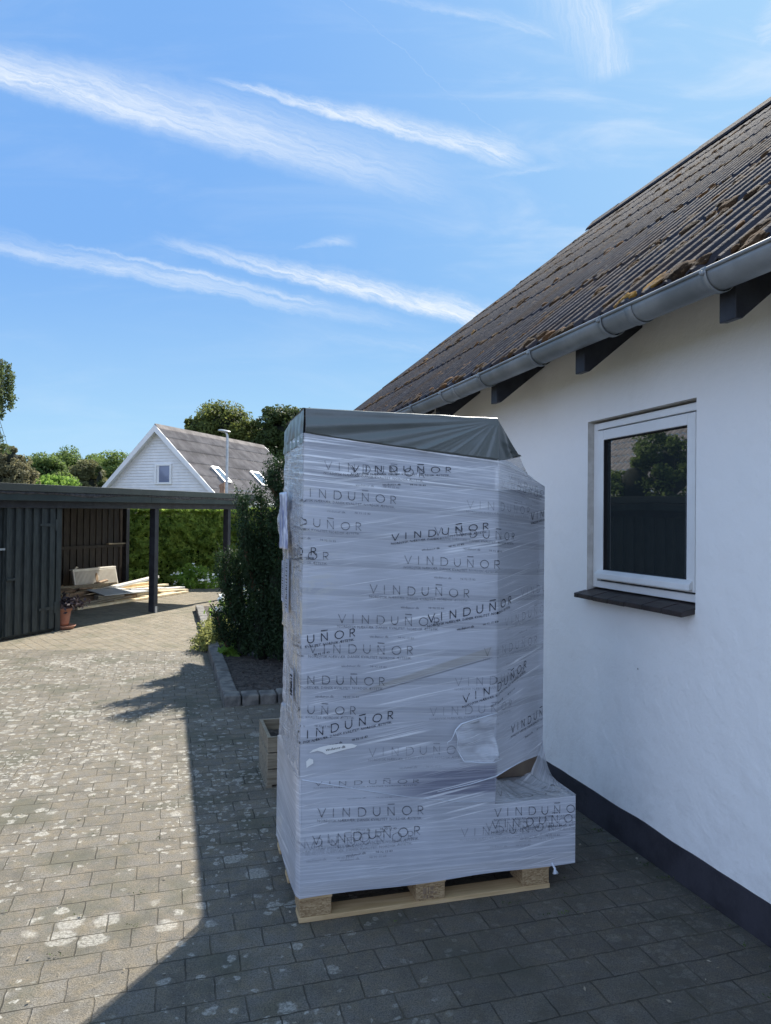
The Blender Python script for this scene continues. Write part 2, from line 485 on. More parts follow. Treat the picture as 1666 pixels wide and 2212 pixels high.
def glassy(name, col, ior=1.9, rough=.015):
    m, t, b, tc = new_mat(name)
    b.inputs['Base Color'].default_value = (*col, 1)
    b.inputs['Roughness'].default_value = rough
    b.inputs['IOR'].default_value = ior
    t.put(b.inputs['Normal'], t.bump(t.noise(tc.outputs['Object'], 1.5, 1), .06, .02))
    return m
M['pane'] = glassy('window_glass', (.022, .029, .031), 2.2)
M['skypane'] = glassy('skylight_glass', (.10, .14, .18), 2.6, .05)
M['slate'] = simple('dark_sill_tile', (.018, .014, .014), .45, (.040, .030, .028), 12, .5, 50, .003)
def rooftex():
    m, t, b, tc = new_mat('fibre_cement')
    o = t.mapping(tc.outputs['Object'], rot=(0, 0, -R(17)))
    n1 = t.noise(o, 1.3, 5, .6); n2 = t.noise(o, 30, 5, .7); n3 = t.noise(t.mapping(o, scale=(1, 6, 1)), 4, 4, .6)
    col = t.mix(t.mr(n3, .3, .7), (.021, .023, .031), (.048, .048, .057))
    col = t.mix(t.math('MULTIPLY', t.mr(n1, .45, .68), .7), col, (.045, .026, .016))
    col = t.mix(t.math('MULTIPLY', t.mr(n2, .58, .75), .6), col, (.15, .135, .125))
    vo = t.mr(t.noise(t.mapping(o, scale=(.5, 5, 1), loc=(3, 1, 0)), 1.6, 5, .65), .68, .74)
    col = t.mix(t.math('MULTIPLY', vo, .7), col, (.42, .22, .05))
    t.put(b.inputs['Base Color'], col)
    b.inputs['Roughness'].default_value = .9
    b.inputs['Specular IOR Level'].default_value = .08
    t.put(b.inputs['Normal'], t.bump(t.math('ADD', n2, t.noise(o, 9, 5, .7)), .8, .010))
    return m
M['roof'] = rooftex()
M['roof2'] = simple('weathered_fibre_cement', (.135, .120, .112), .9, (.23, .205, .19), 1.5, .5, 20, .01, spec=.15, aniso=(1, 1, .6))
def mosst():
    m, t, b, tc = new_mat('roof_moss')
    o = tc.outputs['Object']
    f = t.noise(o, 5, 4, .6)
    col = t.mix(t.mr(f, .35, .65), (.026, .017, .011), (.085, .045, .020))
    col = t.mix(t.mr(t.noise(o, 60, 3, .7), .5, .7), col, (.12, .075, .042))
    col = t.mix(t.mr(t.noise(o, 1.7, 3), .62, .70), col, (.26, .14, .03))
    col = t.mix(t.math('MULTIPLY', t.mr(t.noise(o, 2.6, 3), .52, .62), .6), col, (.14, .062, .022))
    t.put(b.inputs['Base Color'], col); b.inputs['Roughness'].default_value = 1.0
    b.inputs['Specular IOR Level'].default_value = .1
    t.put(b.inputs['Normal'], t.bump(t.noise(o, 120, 4, .8), 1.0, .012))
    return m
M['moss'] = mosst()
M['zinc'] = simple('zinc', (.17, .185, .19), .5, (.27, .285, .29), 3.0, .3, 30, .002, metal=.25, aniso=(1, 1, 1))
M['darkwood'] = simple('black_stained_wood', (.010, .011, .016), .6, (.024, .026, .034), 8, .5, 50, .003)
M['shedwood'] = simple('dark_green_black_boards', (.014, .020, .020), .62, (.034, .042, .041), 5, .5, 50, .004, aniso=(6, 6, 1))
M['wallwood'] = simple('brown_black_boards', (.020, .016, .014), .7, (.045, .036, .030), 5, .5, 50, .004, aniso=(6, 6, 1))
M['fascia'] = simple('green_black_fascia', (.012, .022, .021), .6, (.024, .036, .034), 3, .6, 40, .004)
M['felt'] = simple('roofing_felt', (.028, .028, .032), .85, (.085, .085, .09), 16, 1.0, 50, .012)
M['felt_top'] = simple('roof_felt_top', (.05, .055, .06), .9, (.10, .10, .10), 3, .5, 40, .01)
M['galv'] = simple('galvanised', (.35, .37, .38), .4, (.45, .47, .48), 8, metal=.6)
M['clad'] = simple('white_cladding', (.74, .745, .74), .6, (.68, .69, .69), 3)
M['brick'] = simple('brown_brick', (.20, .12, .08), .85, (.30, .20, .14), 20)
M['terra'] = simple('terracotta', (.30, .12, .07), .8, (.40, .20, .13), 6, .3, 40, .003)
M['bark'] = simple('bark', (.055, .042, .030), .95, (.12, .10, .075), 10, 1.0, 20, .02, aniso=(1, 1, .3))
M['stem'] = simple('reddish_stem', (.07, .035, .02), .9, (.14, .075, .045), 10, .8, 30, .01)
M['pallet'] = wood('pallet_pine', (.46, .31, .15), (.62, .45, .25))
def chip():
    m, t, b, tc = new_mat('pressed_chip_block')
    vo = t.n('ShaderNodeTexVoronoi', inp={'Scale': 95.0}); t.put(vo.inputs['Vector'], t.mapping(tc.outputs['Object'], scale=(1, 1, 2.2)))
    c = t.sep(vo.outputs['Color'])[0]
    t.put(b.inputs['Base Color'], t.mix(c, (.24, .15, .07), (.46, .33, .18)))
    b.inputs['Roughness'].default_value = .9
    t.put(b.inputs['Normal'], t.bump(c, .6, .003))
    return m
M['chip'] = chip()
M['oldwood'] = wood('weathered_planks', (.15, .125, .085), (.30, .26, .19), .85)
M['radiator'] = simple('cream_enamel', (.72, .68, .60), .45, (.66, .61, .53), 6)
M['rust'] = simple('rust_stain', (.32, .22, .13), .8)
M['wlight'] = simple('fresh_pine_board', (.62, .48, .28), .65, (.72, .60, .40), 8)
M['wwhite'] = simple('white_board', (.78, .76, .70), .5, (.70, .68, .62), 5)
M['wold'] = simple('old_brown_board', (.16, .10, .06), .85, (.30, .21, .13), 10, .5, 40, .004)
M['wgrey'] = simple('grey_sheet', (.40, .42, .43), .6, (.47, .48, .48), 4)
M['flower'] = simple('white_petal', (.82, .82, .76), .6)
M['yew'] = foliage('yew_needles', (.010, .022, .012), (.038, .068, .026), .25, 3.0)
M['hedge'] = foliage('hedge_leaves', (.035, .085, .018), (.32, .42, .09), .5, 1.5)
M['yellowbush'] = foliage('yellow_green_leaves', (.10, .13, .03), (.34, .34, .12), .4, 4)
M['lime'] = foliage('bright_leaves', (.08, .17, .03), (.24, .36, .07), .5, 3)
M['tree1'] = foliage('maple_leaves', (.030, .052, .016), (.15, .17, .045), .42, .35)
M['tree2'] = foliage('mid_green_leaves', (.045, .085, .025), (.16, .22, .06), .45, .3)
M['tree3'] = foliage('olive_conifer_leaves', (.07, .072, .038), (.24, .22, .12), .35, .8)
M['tree4'] = foliage('grey_brown_leaves', (.06, .07, .03), (.18, .18, .08), .4, .4)
M['treedark'] = foliage('dark_cypress', (.018, .034, .012), (.075, .10, .03), .3, .6)
M['birch'] = foliage('birch_leaves', (.025, .050, .018), (.11, .145, .06), .4, .8)
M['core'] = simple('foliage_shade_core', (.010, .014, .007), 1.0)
M['tile'] = simple('clay_pantile', (.16, .15, .15), .5, (.26, .24, .24), 4)

# ================================================================== SETTING
def sheet(name, poly, z, mat, kind='structure', fr=Wd):
    mb = MB(fr)
    mb.add([(p[0], p[1], z) for p in poly], [tuple(range(len(poly)))])
    o = mb.build(name, mat, recalc=False)
    if o.data.polygons[0].normal.z < 0: o.data.flip_normals()
    o['kind'] = kind
    return o
sheet('ground', [(-900, -500), (900, -500), (900, 1500), (-900, 1500)], -0.02, M['grass_far'])
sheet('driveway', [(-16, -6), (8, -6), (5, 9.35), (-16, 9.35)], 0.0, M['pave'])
sheet('far_driveway', [(-16, 9.35), (5, 9.35), (5, 27), (-16, 27)], 0.0, M['pave_far'])
bed = sheet('planting_bed', [(.66, 6.85), (2.4, 6.85), (2.4, 14), (.66, 14)], 0.07, M['soil'], fr=P)

# kerb of upright blocks round the planting bed
rng = random.Random(4)
kr = empty('stone_kerb', P(.56, 6.75, 0), 'low pale stone kerb edging the dark planting bed beside the driveway', 'kerb')
s = 6.95
while s < 13.5:
    mb = MB(P); L = .48 + rng.uniform(-.03, .03); dz = rng.uniform(-.006, .006)
    mb.box(.52 + rng.uniform(-.006, .006), .66, s, s + L, -.02, .105 + dz)
    mb.build('kerb_block', M['kerb'], kr, bevel=.014); s += L + .012
n = .52
while n < 2.30:
    mb = MB(P); L = .155
    mb.box(n, n + L, 6.74 + rng.uniform(-.006, .006), 6.94, -.02, .10 + rng.uniform(-.008, .008))
    mb.build('kerb_block', M['kerb'], kr, bevel=.014); n += L + .012
# loose stones on the bed
mb = MB(P)
for i in range(420):
    a, c = rng.uniform(.7, 2.3), rng.uniform(6.95, 8.6)
    r_ = rng.uniform(.008, .022)
    mb.add([(a - r_, c, .07), (a, c - r_, .07), (a + r_, c, .07), (a, c + r_, .07), (a, c, .07 + r_ * 1.1)], [(0, 1, 4), (1, 2, 4), (2, 3, 4), (3, 0, 4)])
tag(mb.build('gravel', M['soil']), kind='stuff')

# dry leaves, petals and crumbs blown over the paving
rgl = np.random.default_rng(55)
n_l = 520
px_ = np.stack([rgl.uniform(-3.5, 2.6, n_l), rgl.uniform(2.0, 9.0, n_l), np.full(n_l, .006)], 1)
lit = []
for i in range(n_l):
    c = px_[i]; a = rgl.uniform(0, 2 * pi); L = rgl.uniform(.003, .012) ; w_ = L * rgl.uniform(.3, .9)
    ux, uy = cos(a), sin(a)
    lit.append([c + np.array([-ux * L, -uy * L, 0]), c + np.array([uy * w_, -ux * w_, .003]), c + np.array([ux * L, uy * L, .004]), c + np.array([-uy * w_, ux * w_, .001])])
tag(fast_quads('leaf_litter', np.array(lit), simple('dry_leaf', (.16, .12, .07), .9, (.36, .33, .26), 20)), kind='stuff')
# moss and weeds in the joints
wd_ = []
for i in range(260):
    n_, s_ = rgl.uniform(-2.5, 2.3), rgl.uniform(2.0, 9.5)
    row = round((s_ + 0.0) / .14) * .14
    if rgl.random() < .35: n_ = 2.37 - .05 * rgl.random()
    c0 = np.array(P(n_, row, .004))
    for k in range(int(rgl.uniform(4, 14))):
        c = c0 + np.array([rgl.normal(0, .022), rgl.normal(0, .006), .004 + rgl.random() * .008])
        nn = rgl.normal(0, 1, 3); nn /= np.linalg.norm(nn); tt = np.cross(nn, rgl.normal(0, 1, 3)); tt /= np.linalg.norm(tt); bb_ = np.cross(nn, tt); L = rgl.uniform(.003, .008)
        wd_.append([c - tt * L, c - bb_ * L * .4, c + tt * L, c + bb_ * L * .4])
tag(fast_quads('joint_moss', np.array(wd_), simple('joint_moss', (.03, .05, .012), .95, (.10, .13, .04), 15)), kind='stuff')

# ================================================================== WHITE HOUSE
NW = 2.385          # wall plane
house = empty('white_house', P(NW, 3, 0), 'white plastered house on the right with mossy corrugated roof and zinc gutter', 'house')
w0, w1, wb, wtp = 2.784, 3.694, 1.335, 2.340       # window opening
S0, S1, ZB, ZT = -6.0, 12.15, .185, 3.03
mb = MB(P)
ss = [S0] + [round(S0 + i * .5, 3) for i in range(1, 37) if S0 + i * .5 < S1] + [w0, w1, S1]
ss = sorted(set(ss)); zs = [ZB, .7, wb, 1.8, wtp, 2.7, ZT]
rw = random.Random(12)
idx = {}
vs = []
for j, z in enumerate(zs):
    for i, a in enumerate(ss):
        zz = z + (mnoise.noise(Vector((a * 2.3, 0, 0))) * .012 if j == 0 else 0)
        idx[(i, j)] = len(vs); vs.append((NW, a, zz))
fs = []
for j in range(len(zs) - 1):
    for i in range(len(ss) - 1):
        if w0 - 1e-6 <= ss[i] and ss[i + 1] <= w1 + 1e-6 and wb - 1e-6 <= zs[j] and zs[j + 1] <= wtp + 1e-6: continue
        fs.append((idx[(i, j)], idx[(i + 1, j)], idx[(i + 1, j + 1)], idx[(i, j + 1)]))
mb.add(vs, fs)
# gable end and far sides of the shell
RN, RZ0, RT = 1.955, 2.712, .81
RIDGE_N = 8.2
def roofz(n): return RZ0 + RT * (n - RN)
for sg in (S0, S1):
    mb.add([(NW, sg, ZB), (14, sg, ZB), (14, sg, 3.0), (RIDGE_N, sg, roofz(RIDGE_N) - .12), (NW, sg, ZT)], [(0, 1, 2, 3, 4)])
mb.add([(14, S0, ZB), (14, S1, ZB), (14, S1, 3), (14, S0, 3)], [(0, 1, 2, 3)])
wall = mb.build('wall', M['plaster'], house, recalc=False)
mb = MB(P)
RD = .115
mb.add([(NW, w0, wb), (NW + RD, w0, wb), (NW + RD, w0, wtp), (NW, w0, wtp)], [(0, 1, 2, 3)])
mb.add([(NW, w1, wb), (NW + RD, w1, wb), (NW + RD, w1, wtp), (NW, w1, wtp)], [(3, 2, 1, 0)])
mb.add([(NW, w0, wtp), (NW + RD, w0, wtp), (NW + RD, w1, wtp), (NW, w1, wtp)], [(0, 1, 2, 3)])
mb.add([(NW, w0, wb), (NW + RD, w0, wb), (NW + RD, w1, wb), (NW, w1, wb)], [(0, 1, 2, 3)])
mb.build('window_reveal', M['reveal'], wall)
# base course: uneven upper edge
mb = MB(P)
N_ = 260
vs = []; fs = []
for i in range(N_ + 1):
    a = S0 + (S1 - S0) * i / N_
    zt = .186 + mnoise.noise(Vector((a * 3.0, 5, 0))) * .010 + mnoise.noise(Vector((a * 14.0, 9, 0))) * .005
    vs += [(NW + .012, a, -.03), (NW - .004, a, zt), (NW + .05, a, zt + .002)]
for i in range(N_):
    o = i * 3
    fs += [(o, o + 3, o + 4, o + 1), (o + 1, o + 4, o + 5, o + 2)]
mb.add(vs, fs)
mb.build('plinth', M['black'], house)

# window
win = MB(P)
f0 = NW + .040
def ringbox(mb, s0, s1, z0, z1, t, n0, n1, tb=None):
    tb = tb or t
    mb.box(n0, n1, s0, s0 + t, z0, z1); mb.box(n0, n1, s1 - t, s1, z0, z1)
    mb.box(n0, n1, s0 + t, s1 - t, z1 - t, z1); mb.box(n0, n1, s0 + t, s1 - t, z0, z0 + tb)
ringbox(win, w0 + .002, w1 - .002, 1.362, wtp - .012, .038, f0, f0 + .08)
window = win.build('window', M['whitepaint'], house, bevel=.003)
mb = MB(P)
ringbox(mb, w0 + .047, w1 - .047, 1.410, wtp - .058, .058, f0 - .006, f0 + .06)
mb.build('sash', M['whitepaint'], window, bevel=.004)
mb = MB(P); mb.prism([(f0 - .030, 1.418), (f0 - .006, 1.424), (f0 - .006, 1.468), (f0 - .030, 1.448)], 1, w0 + .060, w1 - .06)
mb.build('glazing_bead', M['whitepaint'], window, bevel=.003)
mb = MB(P); ringbox(mb, w0 + .102, w1 - .102, 1.464, wtp - .114, .006, f0 + .000, f0 + .03)
mb.build('gasket', M['rubber'], window)
mb = MB(P); mb.add([(f0 + .022, w0 + .1, 1.46), (f0 + .022, w1 - .1, 1.46), (f0 + .022, w1 - .1, wtp - .11), (f0 + .022, w0 + .1, wtp - .11)], [(0, 1, 2, 3)])
mb.build('pane', M['pane'], window, recalc=False)
mb = MB(P)   # dark gap behind the frame joint
mb.box(f0 + .03, f0 + .06, w0 + .036, w1 - .036, 1.398, 1.412)
mb.build('joint', M['rubber'], window)
sl = MB(P)
e0 = w0 + .002
while e0 < w1 + .01:
    e1 = min(e0 + .148, w1 + .024)
    j_ = rw.uniform(-.002, .002)
    sl.prism([(NW - .075, 1.300 + j_), (NW - .075, 1.326 + j_), (NW + .10, 1.366 + j_), (NW + .10, 1.33 + j_)], 1, e0, e1 - .004)
    e0 = e1
sl.build('sill', M['slate'], window, bevel=.003)

# roof: corrugated sheets in rows with overlapping lower edges
PER, AMP = .150, .025
def corr_rows(fr, n_edge0, n_ridge, zfun, rows, s_from, s_to, per, amp, lift, seg=8, name='roof', mat=None, parent=None, sgn=1, cut=None):
    mb = MB(fr); mb.smooth = False
    for r in range(rows):
        na = n_edge0 + (n_ridge - n_edge0) * r / rows - (0.04 if r else 0)
        nb = n_edge0 + (n_ridge - n_edge0) * (r + 1) / rows
        sa, sb = s_from, s_to
        if cut and r == 0: sb = cut
        cnt = int((sb - sa) / per * seg)
        rr = random.Random(r * 7 + 1)
        vs = []; fs = []
        for i in range(cnt + 1):
            a = sa + i * per / seg
            c_ = -cos(2 * pi * (a - s_from) / per)
            z_ = amp * (c_ if c_ > 0 else c_ * .9)
            wv = mnoise.noise(Vector((a * .6, r * 3.1, 0))) * .006
            vs += [(na, a, zfun(na) + z_ + lift - .010 + wv), (na, a, zfun(na) + z_ + lift + wv), (na, a, zfun(na) + z_ + lift + wv),
                   ((na + nb) / 2, a, zfun((na + nb) / 2) + z_ + lift * .5 + wv), (nb, a, zfun(nb) + z_ + wv)]
        for i in range(cnt):
            o = i * 5
            for k in (0, 2, 3):
                fs.append((o + k, o + 5 + k, o + 6 + k, o + 1 + k))
        mb.smooth = True
        mb.add(vs, fs)
    return mb
rm = corr_rows(P, RN, RIDGE_N, roofz, 7, S0 - .3, 12.42, PER, AMP, .012, cut=11.0)
roof = rm.build('roof', M['roof'], house, recalc=False)
mb = MB(P)                                       # underside boarding and far slope
def und(n0, n1, s0, s1):
    mb.add([(n0, s0, roofz(n0) - .045), (n1, s0, roofz(n1) - .045), (n1, s1, roofz(n1) - .045), (n0, s1, roofz(n0) - .045),
            (n0, s0, roofz(n0) - .07), (n1, s0, roofz(n1) - .07), (n1, s1, roofz(n1) - .07), (n0, s1, roofz(n0) - .07)],
           [(0, 1, 2, 3), (4, 5, 6, 7), (0, 1, 5, 4), (2, 3, 7, 6), (0, 3, 7, 4), (1, 2, 6, 5)])
und(RN + .02, 2.83, S0, 10.98); und(2.831, RIDGE_N - .02, S0, 12.38)
mb.build('roof_boarding', M['darkwood'], roof)
mb = MB(P)
mb.add([(RIDGE_N, S0, roofz(RIDGE_N) - .01), (RIDGE_N, 12.4, roofz(RIDGE_N) - .01), (14.6, 12.4, 2.7), (14.6, S0, 2.7)], [(0, 1, 2, 3)])
mb.build('far_roof_slope', M['roof'], roof)
mb = MB(P)
s_ = S0
while s_ < 12.2:
    e_ = min(s_ + 1.1, 12.42)
    lf = rng.uniform(-.008, .012)
    zr = roofz(RIDGE_N)
    pts = [(RIDGE_N - .26, zr - .16), (RIDGE_N - .23, zr - .10), (RIDGE_N - .09, zr + .05 + lf), (RIDGE_N, zr + .09 + lf), (RIDGE_N + .09, zr + .05 + lf), (RIDGE_N + .25, zr - .12), (RIDGE_N, zr - .02)]
    mb.prism(pts, 1, s_, e_ + .04); s_ = e_
mb.build('ridge_cap', M['roof'], roof)
mb = MB(P)                                       # verge board on the gable
for n0, n1 in ((2.83, RIDGE_N),):
    mb.add([(n0, 12.42, roofz(n0) + .0), (n1, 12.42, roofz(n1) + .0), (n1, 12.42, roofz(n1) - .2), (n0, 12.42, roofz(n0) - .2),
            (n0, 12.45, roofz(n0) + .0), (n1, 12.45, roofz(n1) + .0), (n1, 12.45, roofz(n1) - .2), (n0, 12.45, roofz(n0) - .2)],
           [(0, 1, 2, 3), (4, 5, 6, 7), (0, 1, 5, 4), (3, 2, 6, 7)])
mb.build('verge_board', M['darkwood'], roof)

# moss cushions
def ico(level=1):
    import bmesh
    bm = bmesh.new(); bmesh.ops.create_icosphere(bm, subdivisions=level, radius=1.0)
    v = [tuple(x.co) for x in bm.verts]; f = [tuple(q.index for q in fc.verts) for fc in bm.faces]; bm.free()
    return v, f
IV2, IF2 = ico(2); IV3, IF3 = ico(3)
mb = MB(Wd); mb.smooth = True
rg = random.Random(21)
def cushion(n, s, size, hi=False):
    V, F = (IV3, IF3) if hi else (IV2, IF2)
    c = Vector(P(n, s, roofz(n) + AMP * .6))
    sx, sy, sz = size * rg.uniform(.8, 1.3), size * rg.uniform(.7, 1.6), size * rg.uniform(.45, .75)
    ox = rg.uniform(0, 100)
    vs = []
    for v in V:
        d = 1 + .35 * mnoise.noise(Vector((v[0] * 1.6 + ox, v[1] * 1.6, v[2] * 1.6))) + .16 * mnoise.noise(Vector((v[0] * 5 + ox, v[1] * 5, v[2] * 5)))
        p = Vector((v[0] * sx * d, v[1] * sy * d, v[2] * sz * d))
        wx = c + Vector((C17, S17, RT)).normalized() * p.y + Vector((-S17, C17, 0)) * p.x + Vector((0, 0, 1)) * p.z
        vs.append(tuple(wx))
    mb.add(vs, F)
for r in range(7):
    ne = RN + (RIDGE_N - RN) * r / 7
    s_ = .5
    smax = 10.9 if r == 0 else 12.3
    while s_ < smax:
        dn = mnoise.noise(Vector((s_ * .9, r * 5.3, 2))) * .5 + .5
        crest = math.floor((s_ - S0 + .3) / PER) * PER + S0 - .3 + PER * (.5 if rg.random() < .75 else 0)
        if rg.random() < dn * (1.7 if r < 4 else 1.5):
            size = rg.uniform(.022, .050) * (1.0 if s_ < 7 else 1.25)
            if rg.random() < .08: size *= 1.3
            if r == 0: size *= 1.05
            cushion(ne + rg.uniform(-.05, .07) + (.06 if r == 0 else 0), crest + rg.uniform(-.03, .03), size, hi=(s_ < 5 and r < 4))
        s_ += rg.uniform(.05, .12)
for i in range(1100):       # stray cushions in the troughs
    n_, s_ = rg.uniform(2.0, 8.0), rg.uniform(.6, 12)
    if s_ > 10.9 and n_ < 2.9: continue
    s_ = round((s_ - S0 + .3) / PER) * PER + S0 - .3
    cushion(n_, s_ + rg.uniform(-.03, .03), rg.uniform(.010, .030))
for (n0, n1, sc) in ((2.02, 2.75, 3.0), (2.0, 2.5, 2.1), (2.05, 2.9, 4.4), (2.35, 3.6, 3.55), (2.0, 2.4, 5.3), (2.9, 4.3, 2.6)):     # runs of moss down single valleys
    s0_ = round((sc - S0 + .3) / PER) * PER + S0 - .3
    n_ = n0
    while n_ < n1:
        cushion(n_, s0_ + rg.uniform(-.05, .05), rg.uniform(.015, .036), hi=True); n_ += rg.uniform(.015, .06)
tag(mb.build('moss', M['moss'], recalc=False), kind='stuff')

# gutter
GN, GZ, GR = 1.968, 2.683, .064
mb = MB(P)
vs = []; fs = []
sl_ = [S0 + i * .25 for i in range(int((10.98 - S0) / .25) + 1)]
NA = 14
for i, a in enumerate(sl_):
    sag = mnoise.noise(Vector((a * .5, 3, 3))) * .004
    for k in range(NA + 1):
        t = pi + pi * k / NA
        vs.append((GN + cos(t) * GR, a, GZ + sag + sin(t) * GR + (.004 if k == 0 else 0)))
for i in range(len(sl_) - 1):
    for k in range(NA):
        o = i * (NA + 1) + k
        fs.append((o, o + 1, o + NA + 2, o + NA + 1))
mb.smooth = True
mb.add(vs, fs)
gutter = mb.build('gutter', M['zinc'], house, recalc=False)
gutter.modifiers.new('solid', 'SOLIDIFY').thickness = .002
mb = MB(P); mb.tube([(GN - GR - .003, a, GZ + .006 + mnoise.noise(Vector((a * .5, 3, 3))) * .004) for a in sl_], .0075, 8)
mb.build('gutter_bead', M['zinc'], gutter)
br0 = None
a = 2.17 - .67 * 11
while a < 10.9:
    mb = MB(P); mb.smooth = True
    vs = []; fs = []
    for w_ in (0, 1):
        for k in range(NA + 3):
            t = pi * .93 + pi * 1.10 * k / (NA + 2)
            rr_ = GR + .006
            vs.append((GN + cos(t) * rr_, a + w_ * .026, GZ + sin(t) * rr_))
    for k in range(NA + 2):
        fs.append((k, k + 1, NA + 4 + k, NA + 3 + k))
    mb.add(vs, fs)
    mb.tube([(GN - GR - .004, a + .013, GZ - .008), (GN - GR - .018, a + .013, GZ - .008)], .006, 6)
    o = mb.build('gutter_bracket', M['zinc'], gutter, recalc=False)
    o.modifiers.new('solid', 'SOLIDIFY').thickness = .004
    a += .67
for a in (1.05, 2.62, 4.62, 6.62):
    mb = MB(P); mb.smooth = True
    vs = []; fs = []
    for w_ in (0, 1):
        for k in range(NA + 1):
            t = pi + pi * k / NA
            vs.append((GN + cos(t) * (GR + .0035), a + w_ * .05, GZ + sin(t) * (GR + .0035)))
    for k in range(NA): fs.append((k, k + 1, NA + 2 + k, NA + 1 + k))
    mb.add(vs, fs)
    o = mb.build('gutter_joint', M['zinc'], gutter, recalc=False); o.modifiers.new('solid', 'SOLIDIFY').thickness = .002
# rafters
a = 2.17 - 1.02 * 8
while a < 10.9:
    mb = MB(P)
    nb_, ztop = 3.0, roofz
    lo = 2.518
    mb.prism([(2.035, lo), (2.035, roofz(2.035) - .072), (nb_, roofz(nb_) - .072), (nb_, roofz(nb_) - .072 - .215), (2.07, lo + .004)], 1, a, a + .085)
    mb.build('rafter', M['darkwood'], house, bevel=.004)
    a += 1.02

# ================================================================== PALLET
pal = empty('wooden_pallet', K(.6, .4, 0), 'pale pine pallet under the film-wrapped load, chip blocks at its corners', 'pallet')
for d0 in (0.0, .3275, .655):
    for k0 in (0.0, .5275, 1.055):
        mb = MB(K); mb.box(k0 + .003, k0 + .142, d0 + .004, d0 + .142, .022, .098)
        mb.build('block', M['chip'], pal, bevel=.003)
for d0 in (0.0, .35, .655):
    mb = MB(K); mb.box(0, 1.2, d0, d0 + .098, 0.001, .022); mb.build('bottom_board', M['pallet'], pal, bevel=.002)
for k0 in (0.0, .5275, 1.055):
    mb = MB(K); mb.box(k0, k0 + .145, 0.0, .8, .098, .120); mb.build('stringer', M['pallet'], pal, bevel=.002)
for d0 in (0.0, .1637, .35, .5363, .7):
    mb = MB(K); mb.box(0, 1.2, d0 - .001, d0 + .1, .1205, .144); mb.build('deck_board', M['pallet'], pal, bevel=.002)
mb = MB(K)            # burnt-in stamp on the middle block
sx = .5275 + .035
for (x0, x1, z0, z1) in ((0, .018, .052, .080), (.024, .030, .05, .082), (.036, .052, .068, .082), (.036, .052, .050, .062), (.056, .070, .05, .055), (0, .012, .034, .045), (.018, .026, .030, .047), (.032, .05, .034, .040)):
    mb.add([(sx + x0, .003, z0), (sx + x1, .003, z0), (sx + x1, .003, z1), (sx + x0, .003, z1)], [(0, 1, 2, 3)])
mb.build('stamp', M['wold'], pal)

# ================================================================== WRAPPED LOAD
load = empty('wrapped_load', K(.6, .3, .145), 'tall load on the pallet wrapped in printed stretch film under a grey cover', 'wrapped load')

